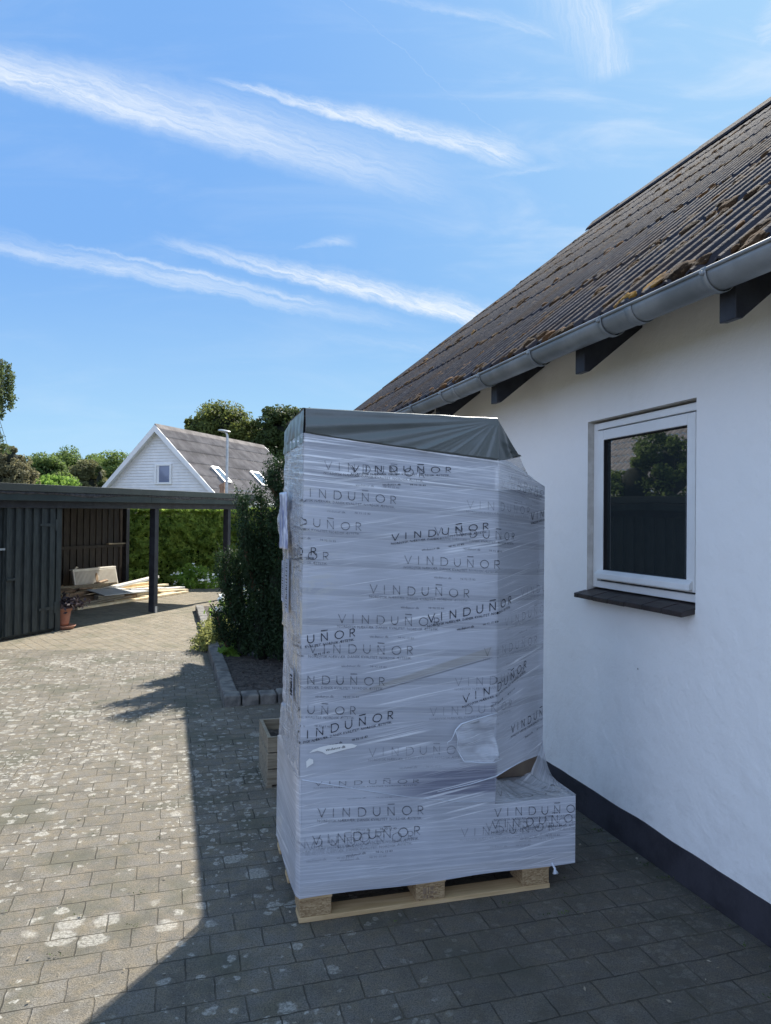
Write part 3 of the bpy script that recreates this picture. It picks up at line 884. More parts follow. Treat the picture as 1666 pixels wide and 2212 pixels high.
def film_mat(name, crinkle=False, opac=1.0, tint=(.64, .67, .74)):
    m, t, b, tc = new_mat(name)
    uvn = t.n('ShaderNodeUVMap', uv_map='wrap')
    q, z, _ = t.sep(uvn.outputs[0])
    def fib(tilt, sq, sz, seed, rot=0.0):
        zz = t.math('SUBTRACT', z, t.math('MULTIPLY', q, tilt))
        v = t.comb(t.math('MULTIPLY', q, sq), t.math('MULTIPLY', zz, sz), seed)
        return t.noise(v, 1.0, 5, .68, .3)
    big = t.noise(uvn.outputs[0], 2.1, 3, .5)
    # families of stretch lines, each strongest at its own height
    up = t.mr(z, 1.75, 1.95)
    a1 = t.math('MULTIPLY', t.mr(fib(-.085, 1.2, 75, 1), .47, .64), t.math('ADD', t.math('MULTIPLY', up, .95), .15))
    a2 = t.math('MULTIPLY', t.mr(fib(.14, .8, 62, 5), .52, .68), t.mr(t.noise(uvn.outputs[0], 3.0, 2), .40, .62))
    a3 = t.math('MULTIPLY', t.mr(fib(.03, 1.4, 95, 9), .55, .75), .55)
    a4 = t.math('MULTIPLY', t.mr(fib(.24, .6, 40, 14), .60, .74), t.mr(t.noise(uvn.outputs[0], 2.2, 2), .5, .66))
    lo = t.mr(z, .75, .45)
    a5 = t.math('MULTIPLY', t.mr(fib(-.03, 1.3, 85, 19), .46, .70), t.math('MULTIPLY', lo, .55))
    st = t.math('MAXIMUM', t.math('MAXIMUM', a1, a2), t.math('MAXIMUM', t.math('MAXIMUM', a3, a4), a5))
    # windings: darker single-layer bands between doubled ones
    zb = t.math('ADD', z, t.math('MULTIPLY', q, .055))
    zb = t.math('ADD', zb, t.math('MULTIPLY', t.math('SUBTRACT', t.noise(t.comb(t.math('MULTIPLY', q, .8), z), 1.5, 2), .5), .03))
    fr = t.math('FRACT', t.math('DIVIDE', zb, .1285))
    band = t.math('MULTIPLY', t.mr(fr, .0, .012), t.mr(fr, .25, .262, 1, 0))
    zc = t.math('SUBTRACT', z, t.math('MULTIPLY', q, .11))
    fr2 = t.math('FRACT', t.math('DIVIDE', zc, .31))
    band2 = t.math('MULTIPLY', t.mr(fr2, .0, .01), t.mr(fr2, .45, .455, 1, 0))
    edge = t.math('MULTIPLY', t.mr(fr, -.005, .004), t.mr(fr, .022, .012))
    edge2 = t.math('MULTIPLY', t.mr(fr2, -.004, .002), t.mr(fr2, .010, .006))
    base = t.mix(t.mr(big, .3, .7), tuple(x * .80 for x in tint), tint)
    base = t.mix(t.math('MULTIPLY', band, t.math('MULTIPLY', t.mr(z, .70, .80), .45)), base, tuple(x * .50 for x in tint))
    base = t.mix(t.math('MULTIPLY', band2, .16), base, tuple(x * .5 for x in tint))
    # dark purple-blue band above the low package, and the slack fold running up to the right
    gp = t.math('MULTIPLY', t.math('MULTIPLY', t.mr(z, .475, .50), t.mr(z, .625, .595)), t.math('MULTIPLY', t.mr(q, .30, .65), t.mr(q, .93, .90)))
    base = t.mix(t.math('MULTIPLY', gp, .85), base, (.15, .16, .24))
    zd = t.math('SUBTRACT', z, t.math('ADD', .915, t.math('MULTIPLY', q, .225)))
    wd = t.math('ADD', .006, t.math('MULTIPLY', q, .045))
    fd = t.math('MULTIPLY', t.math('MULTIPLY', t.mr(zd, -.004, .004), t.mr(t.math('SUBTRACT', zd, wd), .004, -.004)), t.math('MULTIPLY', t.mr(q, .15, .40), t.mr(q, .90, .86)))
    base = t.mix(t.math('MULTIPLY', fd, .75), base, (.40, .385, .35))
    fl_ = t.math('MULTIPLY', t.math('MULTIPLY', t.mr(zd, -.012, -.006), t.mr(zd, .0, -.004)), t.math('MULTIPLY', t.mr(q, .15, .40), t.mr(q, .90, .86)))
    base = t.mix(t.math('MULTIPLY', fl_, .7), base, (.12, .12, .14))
    # milky patches where the film has lost contact near the left edge
    pt = t.noise(t.comb(t.math('MULTIPLY', q, 7.0), t.math('MULTIPLY', z, 26.0), 3.0), 1.0, 6, .7, .8)
    pm = t.math('MULTIPLY', t.mr(pt, .50, .60), t.math('MULTIPLY', t.mr(t.math('ADD', q, t.math('MULTIPLY', pt, .25)), .34, .24), t.math('MULTIPLY', t.mr(z, 1.2, 1.5), t.mr(z, 1.95, 1.85))))
    base = t.mix(t.math('MULTIPLY', pm, .55), base, (.66, .66, .62))
    col = t.mix(t.math('MULTIPLY', st, .85), base, (.92, .93, .94))
    col = t.mix(t.math('MULTIPLY', t.math('MAXIMUM', edge, edge2), .55), col, (.85, .86, .88))
    h = t.math('ADD', t.math('MULTIPLY', st, 1.0), t.math('MULTIPLY', band, .4))
    if crinkle:  # crinkle glints, dark creases and cream sun spots painted into the colour
        w1 = t.noise(t.mapping(uvn.outputs[0], rot=(0, 0, R(35)), scale=(22, 70, 1)), 1.0, 5, .65, 1.2)
        w2 = t.noise(t.mapping(uvn.outputs[0], rot=(0, 0, R(-50)), scale=(18, 55, 1), loc=(3, 1, 0)), 1.0, 5, .65, 1.5)
        cr = t.math('MAXIMUM', t.mr(w1, .52, .68), t.mr(w2, .55, .70))
        upm = t.math('MULTIPLY', t.mr(z, .60, .75), .85)
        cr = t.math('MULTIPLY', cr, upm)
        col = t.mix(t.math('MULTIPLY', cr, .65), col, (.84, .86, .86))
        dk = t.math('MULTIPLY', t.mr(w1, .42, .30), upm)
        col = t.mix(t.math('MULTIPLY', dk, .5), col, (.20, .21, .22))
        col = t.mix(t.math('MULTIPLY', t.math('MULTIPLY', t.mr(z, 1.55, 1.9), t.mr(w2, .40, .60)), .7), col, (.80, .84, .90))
        pc = t.noise(t.mapping(uvn.outputs[0], scale=(16, 5, 1), loc=(7, 0, 0)), 1.0, 5, .6, .5)
        pcm = t.math('MULTIPLY', t.mr(pc, .52, .60), t.math('MULTIPLY', t.mr(z, .7, .9), t.mr(z, 1.7, 1.5)))
        col = t.mix(t.math('MULTIPLY', pcm, .8), col, (.80, .72, .58))
        h = t.math('ADD', h, t.math('MULTIPLY', t.math('ADD', w1, w2), 2.2))
    t.put(b.inputs['Base Color'], col)
    b.inputs['Roughness'].default_value = .16 if crinkle else .30
    b.inputs['Specular IOR Level'].default_value = .5
    b.inputs['Coat Weight'].default_value = .25
    b.inputs['Coat Roughness'].default_value = .12
    t.put(b.inputs['Normal'], t.bump(h, .9 if crinkle else .45, .004 if crinkle else .0016))
    tp = t.n('ShaderNodeBsdfTransparent')
    mx = t.n('ShaderNodeMixShader')
    al = t.math('ADD', opac * .72, t.math('MULTIPLY', st, .26), clamp=True)
    if crinkle: al = t.math('MAXIMUM', al, t.math('MULTIPLY', cr, .95))
    t.put(mx.inputs[0], al)
    t.nt.links.new(tp.outputs[0], mx.inputs[1]); t.nt.links.new(b.outputs[0], mx.inputs[2])
    t.nt.links.new(mx.outputs[0], m.node_tree.nodes['Material Output'].inputs['Surface'])
    return m
M['film'] = film_mat('stretch_film')
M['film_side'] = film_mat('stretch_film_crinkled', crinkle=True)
M['film_thin'] = film_mat('stretch_film_single_layer', opac=.55, tint=(.62, .65, .70))
def ink(name, a, c=(.012, .016, .028)):
    m, t, b, tc = new_mat(name)
    b.inputs['Base Color'].default_value = (*c, 1); b.inputs['Roughness'].default_value = .5
    uvn = t.n('ShaderNodeNewGeometry')
    tp = t.n('ShaderNodeBsdfTransparent'); mx = t.n('ShaderNodeMixShader')
    f = t.noise(t.mapping(tc.outputs['Object'], scale=(3, 3, 70)), 1.0, 4, .6)
    t.put(mx.inputs[0], t.math('MULTIPLY', t.mr(f, .30, .55, .45, 1.0), a))
    t.nt.links.new(tp.outputs[0], mx.inputs[1]); t.nt.links.new(b.outputs[0], mx.inputs[2])
    t.nt.links.new(mx.outputs[0], m.node_tree.nodes['Material Output'].inputs['Surface'])
    return m
M['inkD'] = ink('print_ink_top_layer', .97)
M['inkM'] = ink('print_ink_under_one_layer', .50)
M['inkF'] = ink('print_ink_under_many_layers', .27)
M['pack'] = simple('grey_cardboard', (.42, .42, .43), .8, (.48, .48, .49), 3)
M['packbrown'] = simple('brown_cardboard', (.16, .12, .09), .85, (.22, .17, .12), 6)
M['packgrey'] = simple('foam_sheet', (.36, .37, .40), .8, (.42, .43, .46), 3)
def tarpmat():
    m, t, b, tc = new_mat('grey_cover_sheet')
    b.inputs['Base Color'].default_value = (.120, .136, .130, 1)
    b.inputs['Roughness'].default_value = .30
    b.inputs['Specular IOR Level'].default_value = .6
    o = tc.outputs['Object']
    t.put(b.inputs['Normal'], t.bump(t.noise(o, 22, 4, .6), .35, .004))
    return m
M['tarp'] = tarpmat()

# packages inside the wrap
mb = MB(K); mb.box(.004, 1.318, .006, .62, .1445, .425); base_pk = mb.build('long_low_package', M['pack'], load, bevel=.006)
mb = MB(K); mb.box(.004, .902, .008, .27, .430, 2.190); mb.build('front_package', M['pack'], load, bevel=.004)
mb = MB(K); mb.box(.004, 1.285, .290, .46, .430, 1.905); mb.build('rear_package', M['packbrown'], load, bevel=.004)
mb = MB(K); mb.box(.01, .900, .462, .60, .430, 2.185); mb.build('back_package', M['pack'], load, bevel=.004)
mb = MB(K); mb.box(.91, 1.02, .285, .289, .43, .80); mb.build('green_edge_strip', simple('pale_green_foam', (.34, .42, .36), .8), load)
mb = MB(K); mb.box(.004, 1.322, -.002, .004, .118, .16); mb.build('base_panel', M['wlight'], load)

# --- path of the film round the load: q<0 left side, 0..Q1 front, Q1..Q2 bridge to the rear package, beyond: right side
Q1 = .907
c1 = (Q1, 0.0); c2 = (1.300, .285)
LB = math.hypot(c2[0] - c1[0], c2[1] - c1[1]); Q2 = Q1 + LB
def path(q, off=0.0):
    if q < 0: k, d, nk, nd = 0.0, -q, -1, 0
    elif q <= Q1: k, d, nk, nd = q, 0, 0, -1
    elif q <= Q2:
        u = (q - Q1) / LB; k, d = c1[0] + (c2[0] - c1[0]) * u, c1[1] + (c2[1] - c1[1]) * u
        nk, nd = (c2[1] - c1[1]) / LB, -(c2[0] - c1[0]) / LB
    else: k, d, nk, nd = c2[0], c2[1] + (q - Q2), 1, 0
    # rounded corner offset
    if abs(q) < .006: nk, nd = -.7, -.7
    return k + nk * off, d + nd * off
OFF = .010
def ztop(q):
    if q < 0: return 2.117 + .010 * (-q)
    if q <= Q1: return 2.117 - (2.117 - 2.027) * (q / Q1) ** .85
    if q <= Q2: return 2.027 - (2.027 - 1.925) * (q - Q1) / LB
    return 1.925
def zbot(q):
    if q < 0: return .62
    if q <= Q1: return .43
    if q <= Q2: return .555 + .01 * sin(pi * (q - Q1) / LB) - .015 * (q - Q1) / LB
    return .54
ffv = []; ffuv = []
film = MB(K); film.uvl = []
def filmgrid(fn, nu, nv, mi, uvfn, smooth=True):
    film.cur = mi
    vs = []
    for j in range(nv + 1):
        for i in range(nu + 1):
            vs.append(fn(i / nu, j / nv)); film.uvl.append(uvfn(i / nu, j / nv))
    fs = [(j * (nu + 1) + i, j * (nu + 1) + i + 1, (j + 1) * (nu + 1) + i + 1, (j + 1) * (nu + 1) + i) for j in range(nv) for i in range(nu)]
    film.smooth = smooth
    film.add(vs, fs)
def wr(q, z, amp):
    return amp * (mnoise.noise(Vector((q * 3, (z - .1 * q) * 30, 4))) + .6 * mnoise.noise(Vector((q * 6, (z + .07 * q) * 55, 9))))
def rect(q0, q1, amp, mi, nu, nv, zb=zbot, zt=ztop, bulge=None):
    def fn(u, v):
        q = q0 + (q1 - q0) * u; z = zb(q) + (zt(q) - zb(q)) * v
        inner = min(1, min(q - q0, q1 - q) / .03) if q1 - q0 > .06 else 0
        e = OFF + wr(q, z, amp) * max(0, inner)
        if bulge: e += bulge(q, z)
        k, d = path(q, e)
        return (k, d, z)
    def uf(u, v):
        q = q0 + (q1 - q0) * u; return (q, zb(q) + (zt(q) - zb(q)) * v)
    filmgrid(fn, nu, nv, mi, uf)
def side_bulge(q, z):       # crumpled bundle sticking out of the left side and the wider foot
    g = math.exp(-((z - 1.73) / .10) ** 2) * math.exp(-((q + .50) / .18) ** 2) * .045
    g += .0035 * mnoise.noise(Vector((q * 14, z * 22, 1))) + .0025 * mnoise.noise(Vector((q * 34, z * 40, 6)))
    g += .010 * max(0, min(1, (.80 - z) / .14)) * (1 - math.exp(q * 9))
    g -= .02 * math.exp(-((q + .55) / .08) ** 2) * (1 if z < 1.2 and z > .8 else .3)
    return g
Q0 = -.615
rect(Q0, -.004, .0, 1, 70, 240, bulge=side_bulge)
def cornerb(q, z): return -.004 * mnoise.noise(Vector((1, z * 18, 2)))
rect(-.004, .004, 0, 1, 2, 120)
rect(.004, Q1 - .004, .0012, 0, 90, 170)
rect(Q1 - .004, Q1 + .004, 0, 0, 2, 60)
rect(Q1 + .004, Q2 - .002, .0010, 0, 50, 150)
rect(Q2 - .002, Q2 + .30, .001, 0, 16, 60)
# lower skirt round the long low package
BK, BD = 1.327, .63
def skirt_pt(q, off):
    if q < -BD: q = -BD
    if q < 0: return (-off - .011 * (1 - math.exp(q * 9)), -q)
    if q <= BK: return (q, -off)
    return (BK + off, q - BK)
def skirt(q0, q1, nu, nv, ztf, mi, amp=.0012):
    def zb(q): return .112 + .004 * sin(q * 9)
    def fn(u, v):
        q = q0 + (q1 - q0) * u; z = zb(q) + (ztf(q) - zb(q)) * v
        k, d = skirt_pt(q, OFF + .001 + wr(q, z, amp) * min(1, min(q - q0, q1 - q) / .03))
        return (k, d, z)
    filmgrid(fn, nu, nv, mi, lambda u, v: (q0 + (q1 - q0) * u, zb(q0 + (q1 - q0) * u) + (ztf(q0 + (q1 - q0) * u) - zb(q0 + (q1 - q0) * u)) * v))
skirt(-BD, 0, 30, 30, lambda q: .63, 0)
skirt(0, Q1, 80, 30, lambda q: .43, 0)
skirt(Q1, BK, 40, 30, lambda q: .430, 0)
skirt(BK, BK + BD, 20, 16, lambda q: .430, 0)
# ledge on the left side between the foot and the narrower upper part
filmgrid(lambda u, v: (-OFF - .011 * (1 - math.exp(-(BD * u) * 9)) * (1 - v), BD * u * (1 - .13 * v), .628 + .13 * v * (1 - .8 * u)), 20, 4, 0, lambda u, v: (-BD * u, .63 + .12 * v))
# drape from the front top edge of the low package back up to the foot of the tall one
def outl(t):            # outer line along the top edge of the low package
    L1, L2 = BK - Q1, .60
    x = t * (L1 + L2)
    return (Q1 + x, -OFF, .430) if x <= L1 else (BK + OFF, x - L1, .430)
def inl(t):             # inner line: clings to the wrapped foot
    pts = [(0, (.905, -.002, .555)), (.12, (.960, .08, .505)), (.26, (1.03, .16, .465)), (.38, (1.12, .19, .455)), (.48, (1.20, .20, .485)), (.56, (1.262, .235, .57)), (.62, (1.300, .27, .615)), (1.0, (1.305, .60, .60))]
    for (a, p), (b, q) in zip(pts, pts[1:]):
        if t <= b:
            f = (t - a) / (b - a); f = f * f * (3 - 2 * f) if a > .05 else f
            return tuple(p[i] + (q[i] - p[i]) * f for i in range(3))
    return pts[-1][1]
def drape(u, v):
    a, b = Vector(outl(u)), Vector(inl(u))
    p = a.lerp(b, v)
    sag = -.030 * sin(pi * v) * min(1, 6 * u) * (1.4 if u > .45 else .55)
    fold = .0035 * sin(u * 95 + 4 * v) * v
    return (p.x + fold * .5, p.y + fold * .4, p.z + sag + fold + .006 * mnoise.noise(Vector((u * 18, v * 5, 3))))
filmgrid(drape, 140, 20, 2, lambda u, v: (Q1 + u * 1.0, .43 + .18 * v))
# fan of film rising from the rear package's top corner to the cover
sil = [(1.150, .26, 2.078), (1.176, .265, 2.030), (1.205, .27, 1.985), (1.235, .275, 1.955), (1.265, .28, 1.936), (1.300, .285, 1.925)]
def siln(t):
    x = t * (len(sil) - 1); i = min(int(x), len(sil) - 2); f = x - i
    return Vector(sil[i]).lerp(Vector(sil[i + 1]), f)
def fan(u, v):
    k, d = path(Q1 + .001 + (LB - .001) * v, OFF); lowp = Vector((k, d, ztop(Q1 + LB * v)))
    start = Vector((Q1 + .004, -OFF, 2.027))
    # v=0 edge runs from the corner to the cover's hem; u across
    a = start.lerp(Vector((c2[0], c2[1] - .004, 1.925)), u)
    b = start.lerp(siln(u), 1.0) if u > 0 else start
    edge = start.lerp(siln(0), u)
    s2 = siln(u)
    top = edge.lerp(s2, u) if u < 1 else s2
    base = Vector((*path(Q1 + .001 + (LB - .002) * u, OFF), ztop(Q1 + LB * u)))
    p = base.lerp(top, v)
    p.z += .004 * sin(v * 16 + u * 3) * u
    return tuple(p)
filmgrid(fan, 40, 24, 0, lambda u, v: (Q1 + LB * u, 2.03 - .1 * u + .11 * v))
filmgrid(lambda u, v: tuple(siln(u).lerp(Vector((siln(u).x - .02, .44, siln(u).z)), v)), 20, 4, 2, lambda u, v: (Q2 + .2 * v, 1.93 + .1 * (1 - u)))

# --- printing on the film ------------------------------------------------
def stroke(poly, w, closed=False):
    """thin ribbon quads along a polyline (2D)"""
    out = []
    pts = poly + ([poly[0]] if closed else [])
    for (x0, y0), (x1, y1) in zip(pts, pts[1:]):
        dx_, dy_ = x1 - x0, y1 - y0; L = math.hypot(dx_, dy_)
        if L < 1e-9: continue
        nx, ny = -dy_ / L * w / 2, dx_ / L * w / 2; ex, ey = dx_ / L * w * .35, dy_ / L * w * .35
        n_ = max(1, int(L / .012))
        for i in range(n_):
            a0, a1 = i / n_, (i + 1) / n_
            xa, ya, xb, yb = x0 + dx_ * a0, y0 + dy_ * a0, x0 + dx_ * a1, y0 + dy_ * a1
            if i == 0: xa -= ex; ya -= ey
            if i == n_ - 1: xb += ex; yb += ey
            out.append([(xa + nx, ya + ny), (xb + nx, yb + ny), (xb - nx, yb - ny), (xa - nx, ya - ny)])
    return out
def arc(cx, cy, rx, ry, a0, a1, n=14): return [(cx + rx * cos(R(a0 + (a1 - a0) * i / n)), cy + ry * sin(R(a0 + (a1 - a0) * i / n))) for i in range(n + 1)]
def big_logo():
    h, w = .036, .0040
    g = []
    pos = [.0, .066, .108, .176, .242, .308, .374, .446]
    X = pos[0]; g += stroke([(X, h), (X + .016, 0), (X + .032, h)], w)
    X = pos[1]; g += stroke([(X, 0), (X, h)], w)
    X = pos[2]; g += stroke([(X, 0), (X, h), (X + .028, 0), (X + .028, h)], w)
    X = pos[3]; g += stroke([(X + .012, 0)] + arc(X + .014, h / 2, .019, h / 2, -90, 90)[1:-1] + [(X + .012, h), (X, h), (X, 0), (X + .012, 0)], w)
    X = pos[4]; g += stroke([(X, h), (X, .014)] + arc(X + .015, .015, .015, .015, 180, 360) + [(X + .030, h)], w)
    X = pos[5]; g += stroke([(X, 0), (X, h), (X + .028, 0), (X + .028, h)], w); g += stroke([(X, h + .0125), (X + .028, h + .0125)], w * 1.3)
    X = pos[6] ; g += stroke(arc(X + .020, h / 2, .0205, h / 2, 0, 360, 24), w)
    X = pos[7]; g += stroke([(X, 0), (X, h), (X + .012, h)] + arc(X + .012, h * .74, .010, h * .26, 90, -90, 8) + [(X + .001, h * .48)], w); g += stroke([(X + .008, h * .48), (X + .023, 0)], w)
    return g
LOGO = big_logo()
def text_quads(body, size, width=None):
    cu = bpy.data.curves.new('t', 'FONT'); cu.body = body; cu.size = size; cu.resolution_u = 1; cu.offset = size * .012
    ob = bpy.data.objects.new('t', cu); COL.objects.link(ob)
    bpy.context.view_layer.update()
    me = ob.evaluated_get(bpy.context.evaluated_depsgraph_get()).to_mesh()
    vs = [(v.co.x, v.co.y) for v in me.vertices]; fs = [tuple(p.vertices) for p in me.polygons]
    ob.to_mesh_clear(); bpy.data.objects.remove(ob); bpy.data.curves.remove(cu)
    x0 = min(v[0] for v in vs); x1 = max(v[0] for v in vs)
    k = (width / (x1 - x0)) if width else 1
    return [((v[0] - x0) * k, v[1]) for v in vs], fs
T1 = text_quads('NORDJYSK NÆRVÆR. DANSK KVALITET. NORDISK ÆSTETIK.', .0165, .470)
T2 = text_quads('vindunor.dk', .0155, .088)
T3 = text_quads('98 92 15 83', .0135, .076)
def uv_to_k(q, z, lo):
    if lo:
        k, d = skirt_pt(min(q, BK + .3), OFF + .0032)
        if q > BK: return None
        return (k, d, z)
    if q > Q2 - .004 or q < Q0: return None
    k, d = path(q, OFF + .0032)
    if -.004 < q < .004: k, d = -.008, -.008
    return (k, d, z)
def put_print(q0, z0, slope, width, mat_i, lo=False, squash=1.0, small=True, only=None, sq_small=1.0):
    sc = width / .469
    base = len(film.v)
    def mapp(x, y, yo):
        X = x * sc; yy = (y * squash + yo) * sc
        a = math.atan(slope)
        q = q0 + X; z = z0 + slope * X + yy
        z += .0035 * mnoise.noise(Vector((q * 9, z0 * 31, 1))) + .0012 * mnoise.noise(Vector((q * 60, z * 40, 4))); q += .0015 * mnoise.noise(Vector((z * 90, q0 * 7, 2)))
        return q, z
    def emit(vs2, fs2, yo, xo=0.0):
        keep = {}
        for f in fs2:
            pts = []
            ok = True
            for i in f:
                q, z = mapp(vs2[i][0] + xo, vs2[i][1], yo)
                p = uv_to_k(q, z, lo)
                if p is None: ok = False; break
                pts.append((p, (q, z)))
            if not ok: continue
            film.cur = 3 + mat_i; film.smooth = False
            o = len(film.v)
            film.v += [K(*p) for p, _ in pts]; film.uvl += [u for _, u in pts]
            film.f.append(list(range(o, o + len(pts)))); film.mi.append(3 + mat_i); film.sm.append(False)
    vs2 = []; fs2 = []
    for qd in LOGO:
        o = len(vs2); vs2 += qd; fs2.append((o, o + 1, o + 2, o + 3))
    emit(vs2, fs2, 0)
    emit(T1[0], T1[1], -.022 * max(squash, .6), -.004)
    if small:
        emit(T2[0], T2[1], -.062 * sq_small, .142); emit(T3[0], T3[1], -.062 * sq_small, .272)
prints = [  # q, z, slope, width, ink, low?, squash
    (.086, 1.961, -.053, .458, 1), (.207, 1.957, .011, .464, 0, False, .72), (-.039, 1.843, -.059, .449, 1), (-.184, 1.726, -.073, .435, 1),
    (.394, 1.651, .119, .464, 0, False, .8), (.455, 1.549, -.057, .461, 1), (.296, 1.420, -.060, .470, 1), (.155, 1.293, -.064, .467, 1),
    (.028, 1.168, -.060, .468, 1), (-.079, 1.041, -.074, .445, 1), (-.199, .922, -.081, .435, 1), (-.038, .789, .155, .445, 0),
    (-.204, 1.183, .11, .433, 0), (-.363, 1.567, .054, .414, 0), (-.325, 1.586, -.045, .431, 1),
    (.753, 1.803, -.055, .46, 2), (.597, 1.679, -.060, .46, 1), (.569, 1.281, .15, .46, 0), (.845, 1.119, .02, .46, 2), (.704, .988, .0, .46, 2),
    (.742, .908, .25, .45, 0), (.583, .861, -.02, .46, 2),
    (1.234, 1.752, .11, .46, 0), (1.307, 1.507, .06, .46, 2), (1.133, 1.376, .03, .46, 2), (.975, 1.247, .07, .46, 2), (1.045, .726, .05, .46, 0),
    (.93, 1.915, -.12, .42, 1, False, .7), (1.0, 1.945, -.18, .42, 1, False, .7),
    (.059, .592, -.060, .472, 1, False, .45), (.30, .700, -.05, .46, 2),
    (.075, .455, -.075, .479, 1, True), (.053, .339, -.016, .486, 1, True), (.026, .318, -.015, .483, 2, True), (-.12, .33, -.01, .48, 2, True),
    (.905, .375, -.055, .47, 1, True), (.893, .318, -.02, .47, 1, True), (.862, .312, -.04, .47, 2, True), (.74, .300, -.05, .47, 2, True),
]
for p in prints:
    p = list(p) + [False, 1.0][len(p) - 5:] if len(p) < 7 else list(p)
    put_print(p[0], p[1], p[2], p[3], p[4], lo=p[5], squash=p[6])
# print on the drape, bent with the fold
vs2 = []
film.cur = 3
for qd in LOGO:
    o = len(film.v)
    for (x, y) in qd:
        u = (x / .469) * .56 + .02; v = .30 + y * 5.2
        a = drape(min(max(u, 0), .99), min(v, .9)); film.v.append(K(a[0], a[1] - .004, a[2] + .004)); film.uvl.append((u, v))
    film.f.append([o, o + 1, o + 2, o + 3]); film.mi.append(4); film.sm.append(False)
fo = film.build('stretch_film', [M['film'], M['film_side'], M['film_thin'], M['inkD'], M['inkM'], M['inkF']], load, recalc=False, uvs=film.uvl)

# pale label patch showing through the film, with its web address
mb = MB(K)
pp = [(.012, .735), (.03, .748), (.045, .752), (.06, .757), (.10, .763), (.15, .765), (.20, .761), (.225, .752), (.215, .744), (.17, .738), (.12, .728), (.09, .722), (.07, .735), (.05, .742)]
mb.add([(x + .02, -OFF - .0045, z) for x, z in pp], [tuple(range(len(pp)))])
mb.add([(x, -OFF - .0045, z) for x, z in [(.02, .700), (.035, .712), (.05, .706), (.052, .690), (.035, .680), (.022, .672)]], [(0, 1, 2, 3, 4, 5)])
lp = mb.build('torn_label', simple('label_paper', (.80, .80, .77), .6), load)
mb = MB(K)
mb.add([(.105 + x, -OFF - .0060, .738 + y + x * .10) for x, y in T2[0]], T2[1])
mb.build('label_text', M['inkD'], lp)

# --- grey cover sheet ----------------------------------------------------
tarp = MB(K); tarp.smooth = True
def twave(q, z):
    # folds radiating from the top right corner down to the left
    dxq, dzq = Q1 - q, 2.215 - z
    ang = math.atan2(dzq, max(dxq, 1e-4)); r_ = math.hypot(dxq, dzq)
    a = (.020 * mnoise.noise(Vector((ang * 7.5, .6 * q, 5))) + .010 * mnoise.noise(Vector((ang * 19, 1.1 * q, 9)))) * min(1, r_ * 2.2) * min(1, dzq / .04)
    a += .004 * mnoise.noise(Vector((q * 5, z * 9 + q * 5, 2))) * min(1, dzq / .03)
    return a
ZT2 = 2.218
tarp.grid(lambda u, v: ((lambda q, z: (q, -.0065 - .011 * min(1, (ZT2 - z) / .12) - twave(q, z) * .9 if z > ztop(q) + .004 else -.006, z))(.0 + Q1 * u, ztop(Q1 * u) - .03 + (ZT2 - .006 * 0 - ztop(Q1 * u) + .03) * v)), 160, 60)
# rounded upper front edge catching the sun
tarp.grid(lambda u, v: (Q1 * u, -.0065 + .010 * (1 - cos(v * pi / 2)), ZT2 + .009 * sin(v * pi / 2) + .0025 * mnoise.noise(Vector((u * 8, 0, 1)))), 60, 5)
tarp.grid(lambda u, v: (-.012 * (1 - u) + (Q1 - 0) * u, .0035 + .58 * v, ZT2 + .009 - .006 * sin(pi * v) + .004 * mnoise.noise(Vector((u * 6, v * 6, 1))) * min(1, v * 8)), 40, 30)
# left side flap with vertical folds
def lf(u, v):
    d = .60 * u; z = 2.075 + (ZT2 + .008 - .035 * max(0, u - .55) / .45 - 2.075) * v
    f = (.006 * sin(d * 52 + 2 * v) + .014 * mnoise.noise(Vector((d * 12, v * 2, 4)))) * min(1, (1 - v) * 2.2) * (1 if v > .28 else .5)
    return (-.006 - .004 * (1 - v) + f * .6 * min(1, u * 12) - .004 * u, d, z)
tarp.grid(lf, 80, 30)
# right side: sheet pulled back to the rear package
A_ = Vector((Q1, -.0065, ZT2)); B_ = Vector((Q1 + .002, -OFF + .002, 2.022)); C_ = Vector((1.150, .26, 2.075)); D_ = Vector((.925, .32, ZT2 + .004))
def rt(u, v):
    lowp = B_.lerp(C_, u); hi = A_.lerp(D_, u)
    if u > 0: hi = A_.lerp(C_, u * .999).lerp(hi, 0) if False else A_.lerp(C_, u)
    p = lowp.lerp(hi, v)
    f = (.010 * sin(u * 13 + v * 6) + .008 * mnoise.noise(Vector((u * 6, v * 6, 8)))) * sin(pi * min(1, v)) * u * 1.6
    return (p.x + f * .6, p.y - f * .8, p.z)
tarp.grid(rt, 50, 40)
tarp.grid(lambda u, v: tuple(A_.lerp(C_, u).lerp(D_, v)), 10, 10)
tarp.build('cover_sheet', M['tarp'], load, recalc=False)

